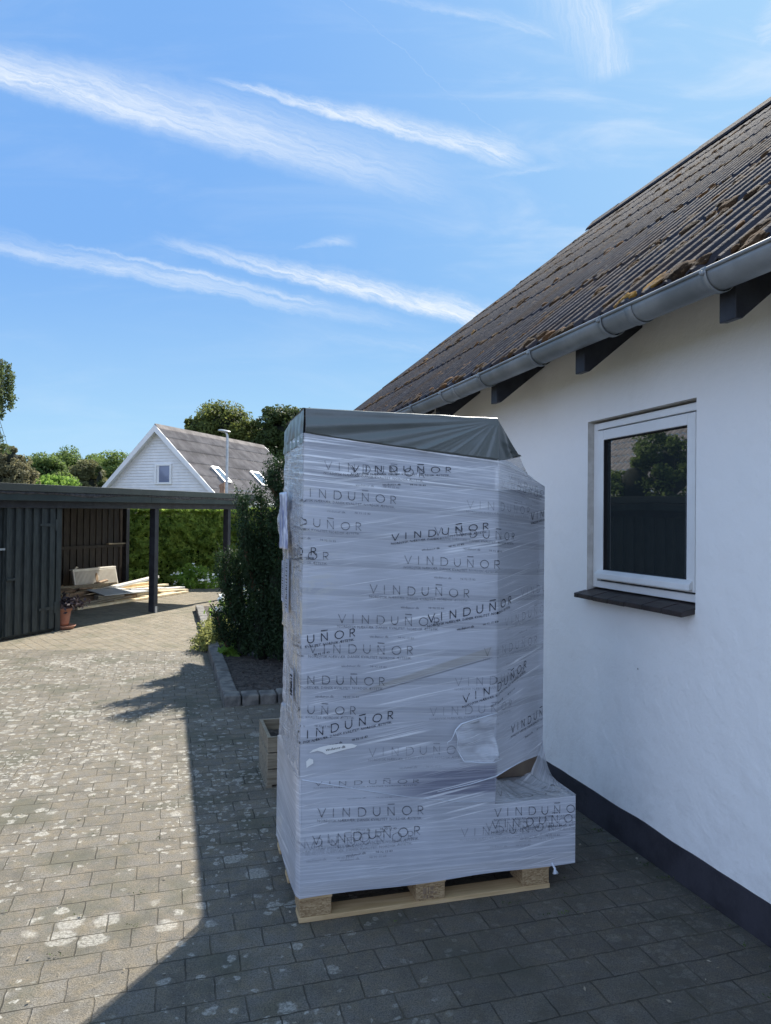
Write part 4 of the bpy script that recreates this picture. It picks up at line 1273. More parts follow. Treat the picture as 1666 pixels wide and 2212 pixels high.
# --- loose torn flap of film --------------------------------------------
M['flapfilm'] = film_mat('torn_loose_film', opac=.80, tint=(.72, .75, .80))
out = [(0, .862), (-.05, .855), (-.12, .838), (-.175, .822), (-.205, .800), (-.195, .76), (-.195, .71), (-.185, .69), (-.165, .655), (-.12, .645), (-.07, .640), (-.02, .640), (.03, .648), (.0, .66)]
fl = MB(K); fl.uvl = []
def oedge(t):
    x = t * (len(out) - 1); i = min(int(x), len(out) - 2); f = x - i
    return (out[i][0] + (out[i + 1][0] - out[i][0]) * f, out[i][1] + (out[i + 1][1] - out[i][1]) * f)
vs = []; fs = []; nu, nv = 60, 22
for j in range(nv + 1):
    for i in range(nu + 1):
        t_, v_ = i / nu, j / nv
        ex_, ez_ = oedge(t_)
        x = Q1 - .01 + ex_ * v_; z = .745 + (ez_ - .745) * v_ + .012 * mnoise.noise(Vector((t_ * 20, v_ * 6, 1))) * (v_ > .9)
        dp = .018 + .026 * v_ + .014 * mnoise.noise(Vector((x * 11, z * 16 + x * 9, 3))) + .004 * v_ * mnoise.noise(Vector((x * 40, z * 50, 5)))
        if x > Q1: dp -= (x - Q1) * .7
        vs.append((x, -max(.014, dp), z)); fl.uvl.append((x * 2.5, z * 2.0))
for j in range(nv):
    for i in range(nu):
        fs.append((j * (nu + 1) + i, j * (nu + 1) + i + 1, (j + 1) * (nu + 1) + i + 1, (j + 1) * (nu + 1) + i))
fl.smooth = True; fl.add(vs, fs)
# rolled hem of the tear and a dangling thread
fl_o = fl.build('torn_film_flap', M['flapfilm'], load, recalc=False, uvs=fl.uvl)
M['filmroll'] = simple('rolled_film', (.62, .66, .72), .35)
mb = MB(K)
hem = [(Q1 - .01 + a, -.05 - .006 * sin(i * 1.7), z) for i, (a, z) in enumerate(out[0:5])] + [(Q1 - .225, -.052, .775), (Q1 - .235, -.05, .755), (Q1 - .25, -.05, .748), (Q1 - .255, -.05, .735)]
mb.tube(hem, [.0015, .002, .0025, .004, .003, .002, .0015, .0015, .001], 6)
mb.tube([(Q1 - .01 + a, -.05 - .01 * sin(i * 2.1), z) for i, (a, z) in enumerate(out[4:13])], [.001, .001, .001, .002, .003, .0035, .0028, .0015, .001], 6)
mb.build('torn_hem', M['filmroll'], fl_o)
# twisted edges of the winding crossing the gap above the low package
mb = MB(K)
mb.tube([(.62, -.016, .515), (.78, -.016, .535), (Q1, -.016, .560), (1.06, .10, .562), (1.20, .205, .566), (1.30, .275, .585)], [.001, .002, .0035, .0030, .0030, .002], 6)
mb.tube([(.004, -.014, .622), (.25, -.014, .560), (.5, -.014, .50), (.75, -.014, .455), (1.0, -.012, .437)], [.002, .0015, .0012, .0012, .001], 5)
mb.build('film_edge_roll', M['filmroll'], load)
mb = MB(K)
mb.tube([(1.20, -.014, .125), (1.215, -.02, .10), (1.205, -.03, .085), (1.225, -.02, .078), (1.22, -.01, .09)], [.004, .006, .009, .008, .003], 6)
mb.build('film_knot', M['filmroll'], load)

# --- delivery papers in a pouch and barcode labels on the left side --------
pch = MB(K); pch.smooth = True
def pouch(u, v):
    d = .50 - .22 * u + .03 * mnoise.noise(Vector((v * 3, 1, 1))); z = 1.60 + .27 * v
    k = -.040 - .010 * sin(pi * u) * (.4 + v) + .006 * sin(u * 14) * (1 - v) - .004 * mnoise.noise(Vector((u * 9, v * 9, 3)))
    return (k, d - .04 * (1 - v) * (u - .5), z)
pch.grid(pouch, 24, 24)
def pouchm():
    m, t, b, tc = new_mat('clear_pouch_with_papers')
    f = t.noise(t.mapping(tc.outputs['Object'], scale=(1, 1, .25)), 30, 4, .6, 1.0)
    t.put(b.inputs['Base Color'], t.mix(t.mr(f, .4, .65), (.26, .29, .44), (.60, .63, .70)))
    b.inputs['Roughness'].default_value = .2
    return m
pc = pch.build('document_pouch', pouchm(), load, recalc=False)
pc.modifiers.new('solid', 'SOLIDIFY').thickness = .003
for d0, z0, h_ in ((.44, 1.335, .20), (.30, 1.30, .25), (.12, .93, .13)):
    mb = MB(K)
    mb.box(-.0225 - .004 * (d0 > .2), -.020, d0, d0 + .075, z0, z0 + h_)
    lb = mb.build('shipping_label', simple('label_paper_blue', (.34, .37, .43), .5), load)
    mb = MB(K); zz = z0 + .02
    rr = random.Random(int(d0 * 100))
    while zz < z0 + h_ - .02:
        b_ = rr.uniform(.002, .007)
        mb.box(-.0275, -.0225, d0 + .015, d0 + rr.choice([.055, .06, .045]), zz, zz + b_); zz += b_ + rr.uniform(.003, .012)
    mb.build('barcode', M['rubber'], lb)

# ================================================================== PLANTER BOX
pl = empty('planter_box', P(.86, 4.87, 0), 'weathered wooden planter box of three boards, dark soil inside, left of the wrapped load', 'planter')
PX0, PX1, PY0, PY1 = .64, 1.10, 4.655, 5.10
for side in range(4):
    for r in range(3):
        z0, z1 = .012 + r * .106, .012 + r * .106 + .098
        mb = MB(P); j = rng.uniform(-.002, .002)
        if side == 0: mb.box(PX0 + j, PX0 + .022 + j, PY0 + .022, PY1 - .022, z0, z1)
        if side == 1: mb.box(PX1 - .022, PX1, PY0 + .022, PY1 - .022, z0, z1)
        if side == 2: mb.box(PX0, PX1, PY0 + j, PY0 + .022 + j, z0, z1)
        if side == 3: mb.box(PX0, PX1, PY1 - .022, PY1, z0, z1)
        mb.build('side_board', M['oldwood'], pl, bevel=.002)
mb = MB(P)
mb.grid(lambda u, v: (PX0 + .02 + (PX1 - PX0 - .04) * u, PY0 + .02 + (PY1 - PY0 - .04) * v, .245 + .03 * mnoise.noise(Vector((u * 6, v * 6, 0))) + .02 * mnoise.noise(Vector((u * 19, v * 19, 0)))), 30, 30)
mb.build('soil_fill', M['soil'], pl, recalc=False)
mb = MB(P); mb.box(PX0 - .008, PX0 + .03, PY0 - .01, PY1, 0, .012); mb.build('base_strip', M['oldwood'], pl)

# ================================================================== VEGETATION HELPERS
def sphere_pts(rng_, n, fill=.35):
    v = rng_.normal(0, 1, (n, 3)); v /= np.linalg.norm(v, axis=1)[:, None]
    r = 1 - fill * rng_.random(n) ** 1.6
    return v * r[:, None], v
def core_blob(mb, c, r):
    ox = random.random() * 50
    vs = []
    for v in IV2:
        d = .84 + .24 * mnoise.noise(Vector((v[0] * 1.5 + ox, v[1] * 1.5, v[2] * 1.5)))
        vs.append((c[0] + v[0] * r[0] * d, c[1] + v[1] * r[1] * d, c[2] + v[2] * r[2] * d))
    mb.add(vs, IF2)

def make_tree(name, base, height, crown, mat, label, cat, group=None, seed=1, clumps=60, per=260, leaf=.16, trunk_r=.25, core=.5, droop=0.0, clump_r=.30, limbs=6, jitter=.9):
    """crown: list of ellipsoids (dx,dy,z,rx,ry,rz) relative to base"""
    rg_ = np.random.default_rng(seed)
    t = empty(name, base, label, cat, group)
    ctr = []; nrm = []
    vol = np.array([c[3] * c[4] * c[5] for c in crown]); vol = vol ** .67; vol /= vol.sum()
    cl = []
    for c, w in zip(crown, vol):
        n_ = max(4, int(clumps * w))
        v = rg_.normal(0, 1, (n_, 3)); v /= np.linalg.norm(v, axis=1)[:, None]
        rr = rg_.uniform(.55, 1.0, n_) ** .6
        for a, b in zip(v, rr):
            cr = min(c[3], c[5]) * clump_r * rg_.uniform(.6, 1.35)
            p = np.array([c[0], c[1], c[2]]) + a * b * np.array([c[3], c[4], c[5]])
            cl.append((p, cr, a))
    for p, cr, a in cl:
        n_ = int(per * rg_.uniform(.6, 1.3))
        q, nn = sphere_pts(rg_, n_, .55)
        q = q * np.array([1, 1, .72]) * cr
        if droop: q[:, 2] -= droop * rg_.random(n_) * cr * 2
        ctr.append(p + q + np.array(base)); nrm.append(nn * .8 + a * .4 + np.array([0, 0, .35]))
    C_, N_ = np.concatenate(ctr), np.concatenate(nrm)
    keep = C_[:, 2] > base[2] + .05
    C_, N_ = C_[keep], N_[keep]
    fast_quads('crown', leaves(C_, N_, leaf, rg_, jitter=jitter, droop=droop), mat, t, rg_.random(len(C_)))
    tr = MB(Wd)
    top = max(crown, key=lambda c: c[2])
    rr = random.Random(seed)
    zt = top[2] + top[5] * .3
    pts = [(base[0] + rr.uniform(-.08, .08) * i * trunk_r, base[1] + rr.uniform(-.08, .08) * i * trunk_r, base[2] + zt * i / 6) for i in range(7)]
    tr.tube(pts, [trunk_r * (1.15 - .95 * i / 6) for i in range(7)], 9)
    for i in range(limbs):
        p = cl[rr.randrange(len(cl))][0]
        st_ = rr.uniform(.25, .6) * zt
        a = Vector((base[0], base[1], base[2] + st_)); b = Vector((base[0] + p[0], base[1] + p[1], base[2] + p[2]))
        m_ = a.lerp(b, .5) + Vector((0, 0, -.05 * (b - a).length))
        tr.tube([tuple(a), tuple(m_), tuple(b)], [trunk_r * .4, trunk_r * .25, trunk_r * .07], 6)
    tr.build('trunk', M['bark'], t)
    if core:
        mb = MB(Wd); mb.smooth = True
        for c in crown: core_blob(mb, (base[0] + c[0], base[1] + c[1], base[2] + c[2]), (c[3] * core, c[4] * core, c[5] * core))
        mb.build('shade_core', M['core'], t)  # dark solids inside the crown stand in for the shade between leaves
    return t

# ================================================================== CONIFERS IN THE BED
def sprig_column(pts, rng_, density, spread, leaf, sprig_len=.21):
    """upright yew-like spire: pts = (x,y,z,r) stations; short upswept sprigs"""
    C_ = []; N_ = []
    for (x0, y0, z0, r0), (x1, y1, z1, r1) in zip(pts, pts[1:]):
        L = math.dist((x0, y0, z0), (x1, y1, z1))
        n_ = int(density * L * (r0 + r1 + .10) * 1.9)
        for _ in range(n_):
            f = rng_.random(); r_ = r0 + (r1 - r0) * f
            x, y, z = x0 + (x1 - x0) * f, y0 + (y1 - y0) * f, z0 + (z1 - z0) * f
            th = rng_.random() * 2 * pi
            lob = .68 + .75 * mnoise.noise(Vector((x * 2 + cos(th) * 1.3, y * 2 + sin(th) * 1.3, z * 3.2)))+ .25 * mnoise.noise(Vector((cos(th) * 3, sin(th) * 3, z * 9)))
            rr_ = r_ * lob * (1 - .5 * rng_.random() ** 2)
            sl_ = sprig_len * rng_.uniform(.5, 1.3)
            ux, uy, uz = cos(th) * spread, sin(th) * spread, rng_.uniform(.5, 1.2)
            m_ = 7
            for i in range(m_):
                g = i / m_ * sl_
                C_.append((x + cos(th) * rr_ + ux * g + rng_.normal(0, .008), y + sin(th) * rr_ + uy * g + rng_.normal(0, .008), z + uz * g + rng_.normal(0, .008)))
                N_.append((cos(th), sin(th), .4))
    return np.array(C_), np.array(N_)
def conifer(base_ns, spires, label, seed, density=1250, leaf=.018, group='dark conifers in the planting bed'):
    b = P(base_ns[0], base_ns[1], .07)
    t = empty('conifer', b, label, 'conifer', group)
    rg_ = np.random.default_rng(seed)
    AC = []; AN = []
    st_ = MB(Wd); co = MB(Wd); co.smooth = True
    for sp in spires:
        pts = [(*P(n, s, 0)[:2], z, r) for n, s, z, r in sp]
        c_, n_ = sprig_column(pts, rg_, density, .55, leaf)
        AC.append(c_); AN.append(n_)
        st_.tube([(x, y, z) for x, y, z, r in pts], [.035 * (1 - .75 * i / (len(pts) - 1)) for i in range(len(pts))], 7)
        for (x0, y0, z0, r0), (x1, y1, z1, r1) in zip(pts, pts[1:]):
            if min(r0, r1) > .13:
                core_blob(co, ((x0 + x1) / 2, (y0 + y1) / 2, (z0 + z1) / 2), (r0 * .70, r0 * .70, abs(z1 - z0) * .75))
    C_, N_ = np.concatenate(AC), np.concatenate(AN)
    fast_quads('crown', leaves(C_, N_, leaf, rg_, aspect=.42, jitter=1.0), M['yew'], t, rg_.random(len(C_)))
    st_.build('trunk', M['stem'], t)
    if co.v: co.build('shade_core', M['core'], t)  # dark blobs in place of the shade between the sprigs
conifer((1.30, 8.5), [
    [(1.34, 8.5, .1, .24), (1.32, 8.5, .7, .26), (1.29, 8.5, 1.15, .18), (1.28, 8.5, 1.5, .09), (1.27, 8.5, 1.8, .035), (1.27, 8.5, 2.08, .03), (1.26, 8.5, 2.22, .07), (1.26, 8.5, 2.32, .09), (1.27, 8.5, 2.42, .02)],
    [(1.24, 8.5, 2.02, .02), (1.17, 8.45, 2.12, .05), (1.14, 8.45, 2.24, .03)],
    [(1.42, 8.5, 1.5, .05), (1.46, 8.5, 1.9, .06), (1.48, 8.5, 2.15, .02)]],
    'tallest dark conifer, clipped to a tufted spire beside the wrapped load', 31)
conifer((1.10, 8.6), [
    [(1.12, 8.6, .1, .19), (1.10, 8.6, .7, .20), (1.08, 8.6, 1.1, .13), (1.07, 8.6, 1.45, .06), (1.07, 8.6, 1.72, .035), (1.07, 8.6, 1.90, .055), (1.06, 8.6, 2.04, .015)],
    [(1.02, 8.6, 1.0, .07), (.96, 8.6, 1.40, .05), (.89, 8.6, 1.66, .045), (.86, 8.6, 1.84, .045), (.85, 8.6, 1.98, .015)],
    [(1.0, 8.55, .9, .06), (.90, 8.5, 1.25, .04), (.86, 8.45, 1.50, .03), (.85, 8.4, 1.62, .01)],
    [(1.16, 8.55, 1.2, .06), (1.17, 8.5, 1.6, .05), (1.18, 8.5, 1.82, .02)]],
    'forked dark conifer with two leaning tips in front of the far hedge', 32)
conifer((.90, 8.8), [
    [(.94, 8.8, .1, .16), (.90, 8.8, .5, .18), (.86, 8.8, .88, .13), (.83, 8.8, 1.08, .07), (.80, 8.8, 1.26, .02)],
    [(.80, 8.8, .5, .10), (.72, 8.8, .82, .09), (.67, 8.8, 1.06, .06), (.65, 8.8, 1.28, .015)],
    [(.95, 8.7, .9, .08), (.96, 8.7, 1.25, .06), (.97, 8.7, 1.50, .015)],
    [(.72, 8.8, .2, .06), (.62, 8.8, .42, .06), (.58, 8.8, .60, .03)]],
    'shorter bushy dark conifer at the left end of the row, before the yellow shrub', 33)
conifer((1.6, 8.0), [
    [(1.55, 8.0, .1, .32), (1.5, 8.0, .6, .34), (1.48, 8.0, 1.1, .22), (1.48, 8.0, 1.5, .11), (1.5, 8.0, 1.8, .05), (1.5, 8.0, 2.0, .02)]],
    'broad dark conifer half hidden behind the wrapped load', 34)

def small_plant(base, rx, ry, h, n_, leaf, mat, label, cat, seed, name='shrub', group=None, up=.3, flowers=0, fsize=.02):
    rg_ = np.random.default_rng(seed)
    t = empty(name, base, label, cat, group)
    q, nn = sphere_pts(rg_, n_, .8)
    lob = np.array([.8 + .5 * mnoise.noise(Vector(tuple(v * 2.2 + seed))) for v in nn])
    q = q * lob[:, None] * np.array([rx, ry, h]); q[:, 2] = np.abs(q[:, 2])
    C_ = q + np.array(base)
    fast_quads('leaves', leaves(C_, nn + np.array([0, 0, up]), leaf, rg_), mat, t, rg_.random(n_))
    st_ = MB(Wd)
    for i in range(9):
        j = rg_.integers(0, n_); p = C_[j]
        st_.tube([base, tuple((np.array(base) + p) / 2 + np.array([0, 0, .02])), tuple(p)], [.008, .006, .003], 5)
    st_.build('stem', M['stem'], t)
    if flowers:
        idx_ = rg_.choice(n_, flowers, replace=False)
        top = C_[idx_]; top[:, 2] += .03
        f = leaves(np.repeat(top, 4, 0) + rg_.normal(0, fsize * .6, (flowers * 4, 3)), np.tile(np.array([[0, -.6, 1.0]]), (flowers * 4, 1)), fsize, rg_, aspect=.8, jitter=.3)
        fast_quads('flowers', f, M['flower'], t)
    return t
small_plant(P(.66, 10.05, .02), .30, .75, .42, 5600, .020, M['yellowbush'], 'yellow green low shrub spilling over the end of the kerb', 'shrub', 41)
small_plant(P(.80, 9.0, .05), .20, .25, .22, 260, .055, M['lime'], 'broad leaved small plant at the foot of the conifers', 'plant', 42, name='small_plant')
small_plant((-4.75, 18.0, .0), .75, .5, .62, 2600, .05, M['lime'], 'bright green white flowering plant at the foot of the hedge', 'flowering plant', 43, name='flowering_plant', flowers=70, fsize=.045)
small_plant((-3.95, 18.4, .0), .5, .45, .5, 1500, .05, M['lime'], 'smaller white flowering plant right of the bigger one, by the conifers', 'flowering plant', 44, name='flowering_plant', flowers=60, fsize=.05)
small_plant((-5.42, 9.72, .0), .16, .14, .30, 900, .018, M['yellowbush'], 'little green bush at the left edge, before the dark shed', 'shrub', 45, flowers=8, fsize=.014)
small_plant(P(1.15, 11.2, .05), .55, .6, .95, 2600, .035, M['lime'], 'white flowering bush behind the conifers', 'flowering plant', 46, name='flowering_plant', flowers=120, fsize=.045)

# ================================================================== CARPORT AND SHED
cp = empty('carport', Cp(2.5, 1.6, 0), 'dark flat-roofed carport with attached board shed on the left', 'carport')
A_L, A_R, BF, BB = -9.0, 5.9, -.15, 4.2
def rz(a): return 2.203 + .0150 * a
mb = MB(Cp)      # roof slab
def slab(mb, a0, a1, b0, b1, zt, th):
    mb.add([(a0, b0, rz(a0) + zt - th), (a1, b0, rz(a1) + zt - th), (a1, b1, rz(a1) + zt - th), (a0, b1, rz(a0) + zt - th),
            (a0, b0, rz(a0) + zt), (a1, b0, rz(a1) + zt), (a1, b1, rz(a1) + zt), (a0, b1, rz(a0) + zt)],
           [(3, 2, 1, 0), (4, 5, 6, 7), (0, 1, 5, 4), (1, 2, 6, 5), (2, 3, 7, 6), (3, 0, 4, 7)])
slab(mb, A_L + .03, A_R - .03, BF + .03, BB - .03, -.015, .17)
croof = mb.build('roof', M['felt_top'], cp)
# fascia in lengths, with the torn roofing felt strip under its edge
joints = [A_L, -5.2, -1.6, 2.2, 3.55, A_R]
for a0, a1 in zip(joints, joints[1:]):
    mb = MB(Cp); slab(mb, a0 + .002, a1 - .002, BF - .022, BF + .025, 0, .225)
    mb.build('fascia_board', M['fascia'], croof, bevel=.003)
mb = MB(Cp); slab(mb, A_R - .026, A_R + .0, BF + .027, BB, 0, .225); mb.build('fascia_board', M['fascia'], croof)
mb = MB(Cp); slab(mb, A_L, A_R + .03, BF - .050, BF - .024, .012, .105); mb.build('top_edge_board', M['fascia'], croof, bevel=.003)
mb = MB(Cp)      # ragged felt hanging below the edge board
vs = []; fs = []
NN = 520
for i in range(NN + 1):
    a = A_L + (A_R + .02 - A_L) * i / NN
    up_ = max(0.0, .5 + mnoise.noise(Vector((a * .8, 1, 0))) * .9 + mnoise.noise(Vector((a * 6, 3, 0))) * .30)
    z_t = rz(a) - .095; z_m = z_t - .004 - .060 * min(1, up_) - .012 * abs(mnoise.noise(Vector((a * 17, 8, 0))))
    o_ = .006 * mnoise.noise(Vector((a * 11, 0, 2)))
    vs += [(a, BF - .030 + o_, z_t), (a, BF - .040 + o_, (z_t + z_m) / 2), (a, BF - .026, z_m)]
for i in range(NN):
    o = i * 3; fs += [(o, o + 3, o + 4, o + 1), (o + 1, o + 4, o + 5, o + 2)]
mb.add(vs, fs); mb.build('roofing_felt', M['felt'], croof, recalc=False)
mb = MB(Cp)      # beams
def beam(mb, a0, a1, b0, b1):
    mb.add([(a0, b0, rz(a0) - .33), (a1, b0, rz(a1) - .33), (a1, b1, rz(a1) - .33), (a0, b1, rz(a0) - .33),
            (a0, b0, rz(a0) - .19), (a1, b0, rz(a1) - .19), (a1, b1, rz(a1) - .19), (a0, b1, rz(a0) - .19)],
           [(3, 2, 1, 0), (4, 5, 6, 7), (0, 1, 5, 4), (1, 2, 6, 5), (2, 3, 7, 6), (3, 0, 4, 7)])
beam(mb, A_L, A_R - .12, BF + .09, BF + .22); mb.build('beam', M['darkwood'], cp, bevel=.004)
mb = MB(Cp); beam(mb, A_L, A_R - .10, 3.32, 3.42); mb.build('beam', M['darkwood'], cp)
a = .6
while a < 5.8:
    mb = MB(Cp); slab(mb, a, a + .05, BF + .24, BB - .1, -.19, .12); mb.build('joist', M['darkwood'], cp); a += .75
for a, b in ((2.53, .0), (5.05, .0), (5.84, 3.28)):
    mb = MB(Cp); mb.box(a - .056, a + .056, b - .05, b + .07, .02, rz(a) - .33); post = mb.build('post', M['darkwood'], cp, bevel=.004)
    mb = MB(Cp); mb.box(a - .03, a + .03, b - .062, b - .050, .0, .12); mb.build('post_anchor', M['galv'], post)
# back wall: vertical board on board, rail
mb = MB(Cp)
a = .3; k = 0
while a < 5.80:
    w_ = .112
    mb.box(a, a + w_, 3.36 + (.022 if k % 2 else 0), 3.38 + (.022 if k % 2 else 0), .05, rz(a) - .20); a += w_ - .012; k += 1
mb.build('rear_wall', M['wallwood'], cp)
mb = MB(Cp); mb.bar((.3, 3.33, 1.055), (5.80, 3.33, 1.075), .05, .07); rail = mb.build('rail', M['wallwood'], cp, bevel=.003)
mb = MB(Cp); mb.bar((5.2, 3.30, 1.125), (5.80, 3.30, 1.125), .09, .03); mb.build('rail_block', M['oldwood'], cp)
# shed front: boards with cover strips, door, hinges
mb = MB(Cp)
mb.box(A_L, .23, .02, .05, .02, rz(-3) - .2)
mb.box(.20, .23, .05, 3.36, .02, rz(0) - .2)
shed = mb.build('shed_wall', M['shedwood'], cp)
mb = MB(Cp)
a = A_L + .05
while a < -.95:
    mb.box(a, a + .085, -.012, .019, .02, rz(a) - .33); a += .165
mb.build('cover_strips', M['shedwood'], shed)
mb = MB(Cp); mb.box(.135, .235, -.02, .019, .0, rz(0) - .33); mb.build('corner_post', M['shedwood'], shed)
door = MB(Cp)
door.box(-.825, .118, -.010, .012, .055, 1.87)
door_o = door.build('door', M['shedwood'], cp)
mb = MB(Cp)
a = -.80
while a < .06:
    mb.box(a, a + .082, -.036, -.011, .06, 1.865); a += .158
mb.build('door_boards', M['shedwood'], door_o)
for z in (.37, 1.62):
    mb = MB(Cp)
    mb.prism([(-.21, z - .016), (.08, z - .030), (.08, z + .030), (-.21, z + .016)], 1, -.044, -.037)
    mb.box(.085, .125, -.046, -.037, z - .085, z + .085)
    mb.build('hinge', M['shedwood'], door_o)
mb = MB(Cp); mb.bar((-.80, -.05, .855), (-.66, -.05, .855), .02, .03); mb.build('latch', M['shedwood'], door_o)
mb = MB(Cp); mb.bar((-.93, -.035, 1.285), (-.835, -.035, 1.285), .03, .028); mb.build('door_handle', M['galv'], door_o)

# ================================================================== THINGS UNDER THE CARPORT
pot = empty('plant_pot', Cp(.40, .06, 0), 'terracotta plant pot standing in its saucer by the shed corner', 'plant pot')
def lathe(mb, cx, cy, prof, seg=28):
    vs = []; fs = []
    for r_, z in prof:
        for j in range(seg):
            t = 2 * pi * j / seg; vs.append((cx + r_ * cos(t), cy + r_ * sin(t), z))
    for i in range(len(prof) - 1):
        for j in range(seg): fs.append((i * seg + j, i * seg + (j + 1) % seg, (i + 1) * seg + (j + 1) % seg, (i + 1) * seg + j))
    mb.smooth = True; mb.add(vs, fs)
cx, cy, _ = Cp(.40, .10, 0)
mb = MB(Wd); lathe(mb, cx, cy, [(.001, .06), (.095, .06), (.105, .10), (.128, .27), (.13, .285), (.146, .287), (.148, .335), (.135, .337), (.128, .30), (.001, .295)])
mb.build('pot', M['terra'], pot)
mb = MB(Wd); lathe(mb, cx + .04, cy - .01, [(.001, .0), (.13, .0), (.165, .045), (.170, .058), (.158, .058), (.13, .02), (.001, .02)])
mb.build('saucer', M['terra'], pot)
rg_ = np.random.default_rng(5)
c_ = np.array([[cx + .03, cy, .40]]) + rg_.normal(0, 1, (420, 3)) * np.array([.14, .10, .05])
fast_quads('withered_leaves', leaves(c_, rg_.normal(0, 1, (420, 3)), .035, rg_), foliage('withered_leaves', (.03, .022, .03), (.09, .07, .07), .1), pot)

rad = empty('radiator', Cp(4.3, 2.8, 0), 'cream panel radiator leaning upright on the timber pile by the dark wall', 'radiator')
def Rd(x, y, z):      # slightly leaning back
    return Cp(3.62 + x, 2.72 + y + (z) * .22, .02 + z)
mb = MB(Rd)
mb.box(0, 1.34, .0, .05, 0, .60); body = mb.build('panel', M['radiator'], rad, bevel=.012)
mb = MB(Rd)
for i in range(33):
    x = .045 + i * .0385
    mb.prism([(x, -.001), (x + .007, -.016), (x + .018, -.016), (x + .025, -.001)], 2, .03, .565)
mb.build('panel_ribs', M['radiator'], rad)
mb = MB(Rd); mb.box(-.004, 1.344, -.004, .085, .585, .612); mb.build('top_grille', M['radiator'], rad, bevel=.003)
mb = MB(Rd); mb.prism([(.66 + .045 * cos(t * .52), .40 + .11 * sin(t * .52) + .01 * sin(t * 3)) for t in range(12)], 1, -.019, -.0165); mb.build('rust_stain', M['rust'], rad)
mb = MB(Rd); mb.tube([(.10, .03, .61), (.16, .03, .655)], .022, 8); mb.tube([(.16, .03, .655), (.19, .03, .64)], .016, 8); mb.build('valve', M['radiator'], rad)

rb = random.Random(77)
def board(p, q, w, h, mat, label, tilt=0.0, group='boards piled under the carport', name='board'):
    mb = MB(Cp)
    p = (p[0], p[1], max(h / 2 + .004, p[2] * .72)); q = (q[0], q[1], max(h / 2 + .004, q[2] * .72))
    up = Vector((0, 0, 1)) + Vector((EY, -EX, 0)) * tilt
    mb.bar(p, q, w, h, up=tuple(up))
    o = mb.build(name, mat)
    # own origin
    c = Vector((0, 0, 0))
    for v in o.data.vertices: c += v.co
    c /= len(o.data.vertices)
    for v in o.data.vertices: v.co -= c
    o.location = c
    tag(o, label, 'board', group)
    bv = o.modifiers.new('bevel', 'BEVEL'); bv.width = .003; bv.segments = 1
    return o
board((2.25, 1.52, .035), (5.78, 1.50, .035), .10, .045, M['wlight'], 'longest pale board lying lowest at the front of the timber pile')
board((2.6, 1.75, .04), (5.5, 1.66, .045), .13, .03, M['wlight'], 'pale board lying flat just behind the longest one')
board((2.5, 1.95, .06), (5.3, 1.9, .10), .14, .05, M['wlight'], 'thick yellow board in the middle of the timber pile')
board((3.9, 2.05, .19), (6.05, 1.80, .13), .14, .05, M['wwhite'], 'pale board reaching farthest right past the carport post')
board((3.7, 2.25, .24), (5.75, 2.05, .24), .15, .045, M['wlight'], 'yellow pine board stacked behind the carport post')
board((3.4, 2.35, .27), (5.5, 2.2, .33), .09, .07, M['wlight'], 'narrow yellow batten above the stacked pine board')
board((3.85, 2.25, .30), (5.25, 1.95, .56), .17, .05, M['wwhite'], 'white board propped up at a slant, its right end highest')
board((4.2, 1.9, .29), (5.2, 1.72, .22), .20, .02, M['wwhite'], 'white strip lying on the grey sheet')
board((2.35, 2.1, .16), (4.1, 2.0, .20), .16, .06, M['wold'], 'brown plank in the shade at the left of the pile', .2)
board((2.5, 2.3, .24), (3.9, 2.2, .30), .17, .07, M['wold'], 'upper brown plank under the radiator', -.15)
board((2.7, 1.85, .13), (4.2, 1.75, .15), .20, .06, M['wold'], 'wide brown plank in front of the grey sheet', .3)
board((3.0, 1.7, .20), (3.7, 1.68, .19), .12, .10, M['oldwood'], 'short thick weathered block end on the pile', .1)
board((2.3, 2.5, .33), (3.2, 2.45, .36), .16, .05, M['wold'], 'short dark plank highest at the left end of the pile', .2)
board((2.5, 2.65, .40), (4.5, 2.45, .38), .06, .10, M['oldwood'], 'weathered batten lying along the foot of the radiator')
board((2.2, 1.8, .06), (3.4, 1.62, .09), .08, .03, M['wold'], 'thin dark lath at the left foot of the pile', .5)
board((2.3, 1.62, .10), (3.7, 1.60, .20), .04, .03, M['oldwood'], 'thin grey lath rising to the right at the front of the pile', .3)
board((2.5, 1.58, .07), (3.9, 1.56, .15), .035, .02, M['oldwood'], 'thinnest grey lath crossing the front of the pile', .3)
board((2.2, 1.9, .03), (4.9, 1.85, .03), .22, .04, M['wold'], 'broad dark plank at the bottom of the pile', 0)
board((4.6, 2.0, .12), (5.95, 1.62, .08), .12, .03, M['wlight'], 'pale board fanned out toward the driveway')
# grey sheet
mb = MB(Cp)
sh = [(3.25, 2.15, .275), (4.20, 2.12, .235), (4.55, 1.62, .155), (3.10, 1.58, .20)]
mb.add([(a, b, z) for a, b, z in sh] + [(a, b, z - .018) for a, b, z in sh], [(0, 1, 2, 3), (7, 6, 5, 4), (0, 4, 5, 1), (1, 5, 6, 2), (2, 6, 7, 3), (3, 7, 4, 0)])
tag(mb.build('sheet', M['wgrey']), 'flat pale grey sheet lying on top of the timber pile', 'sheet')
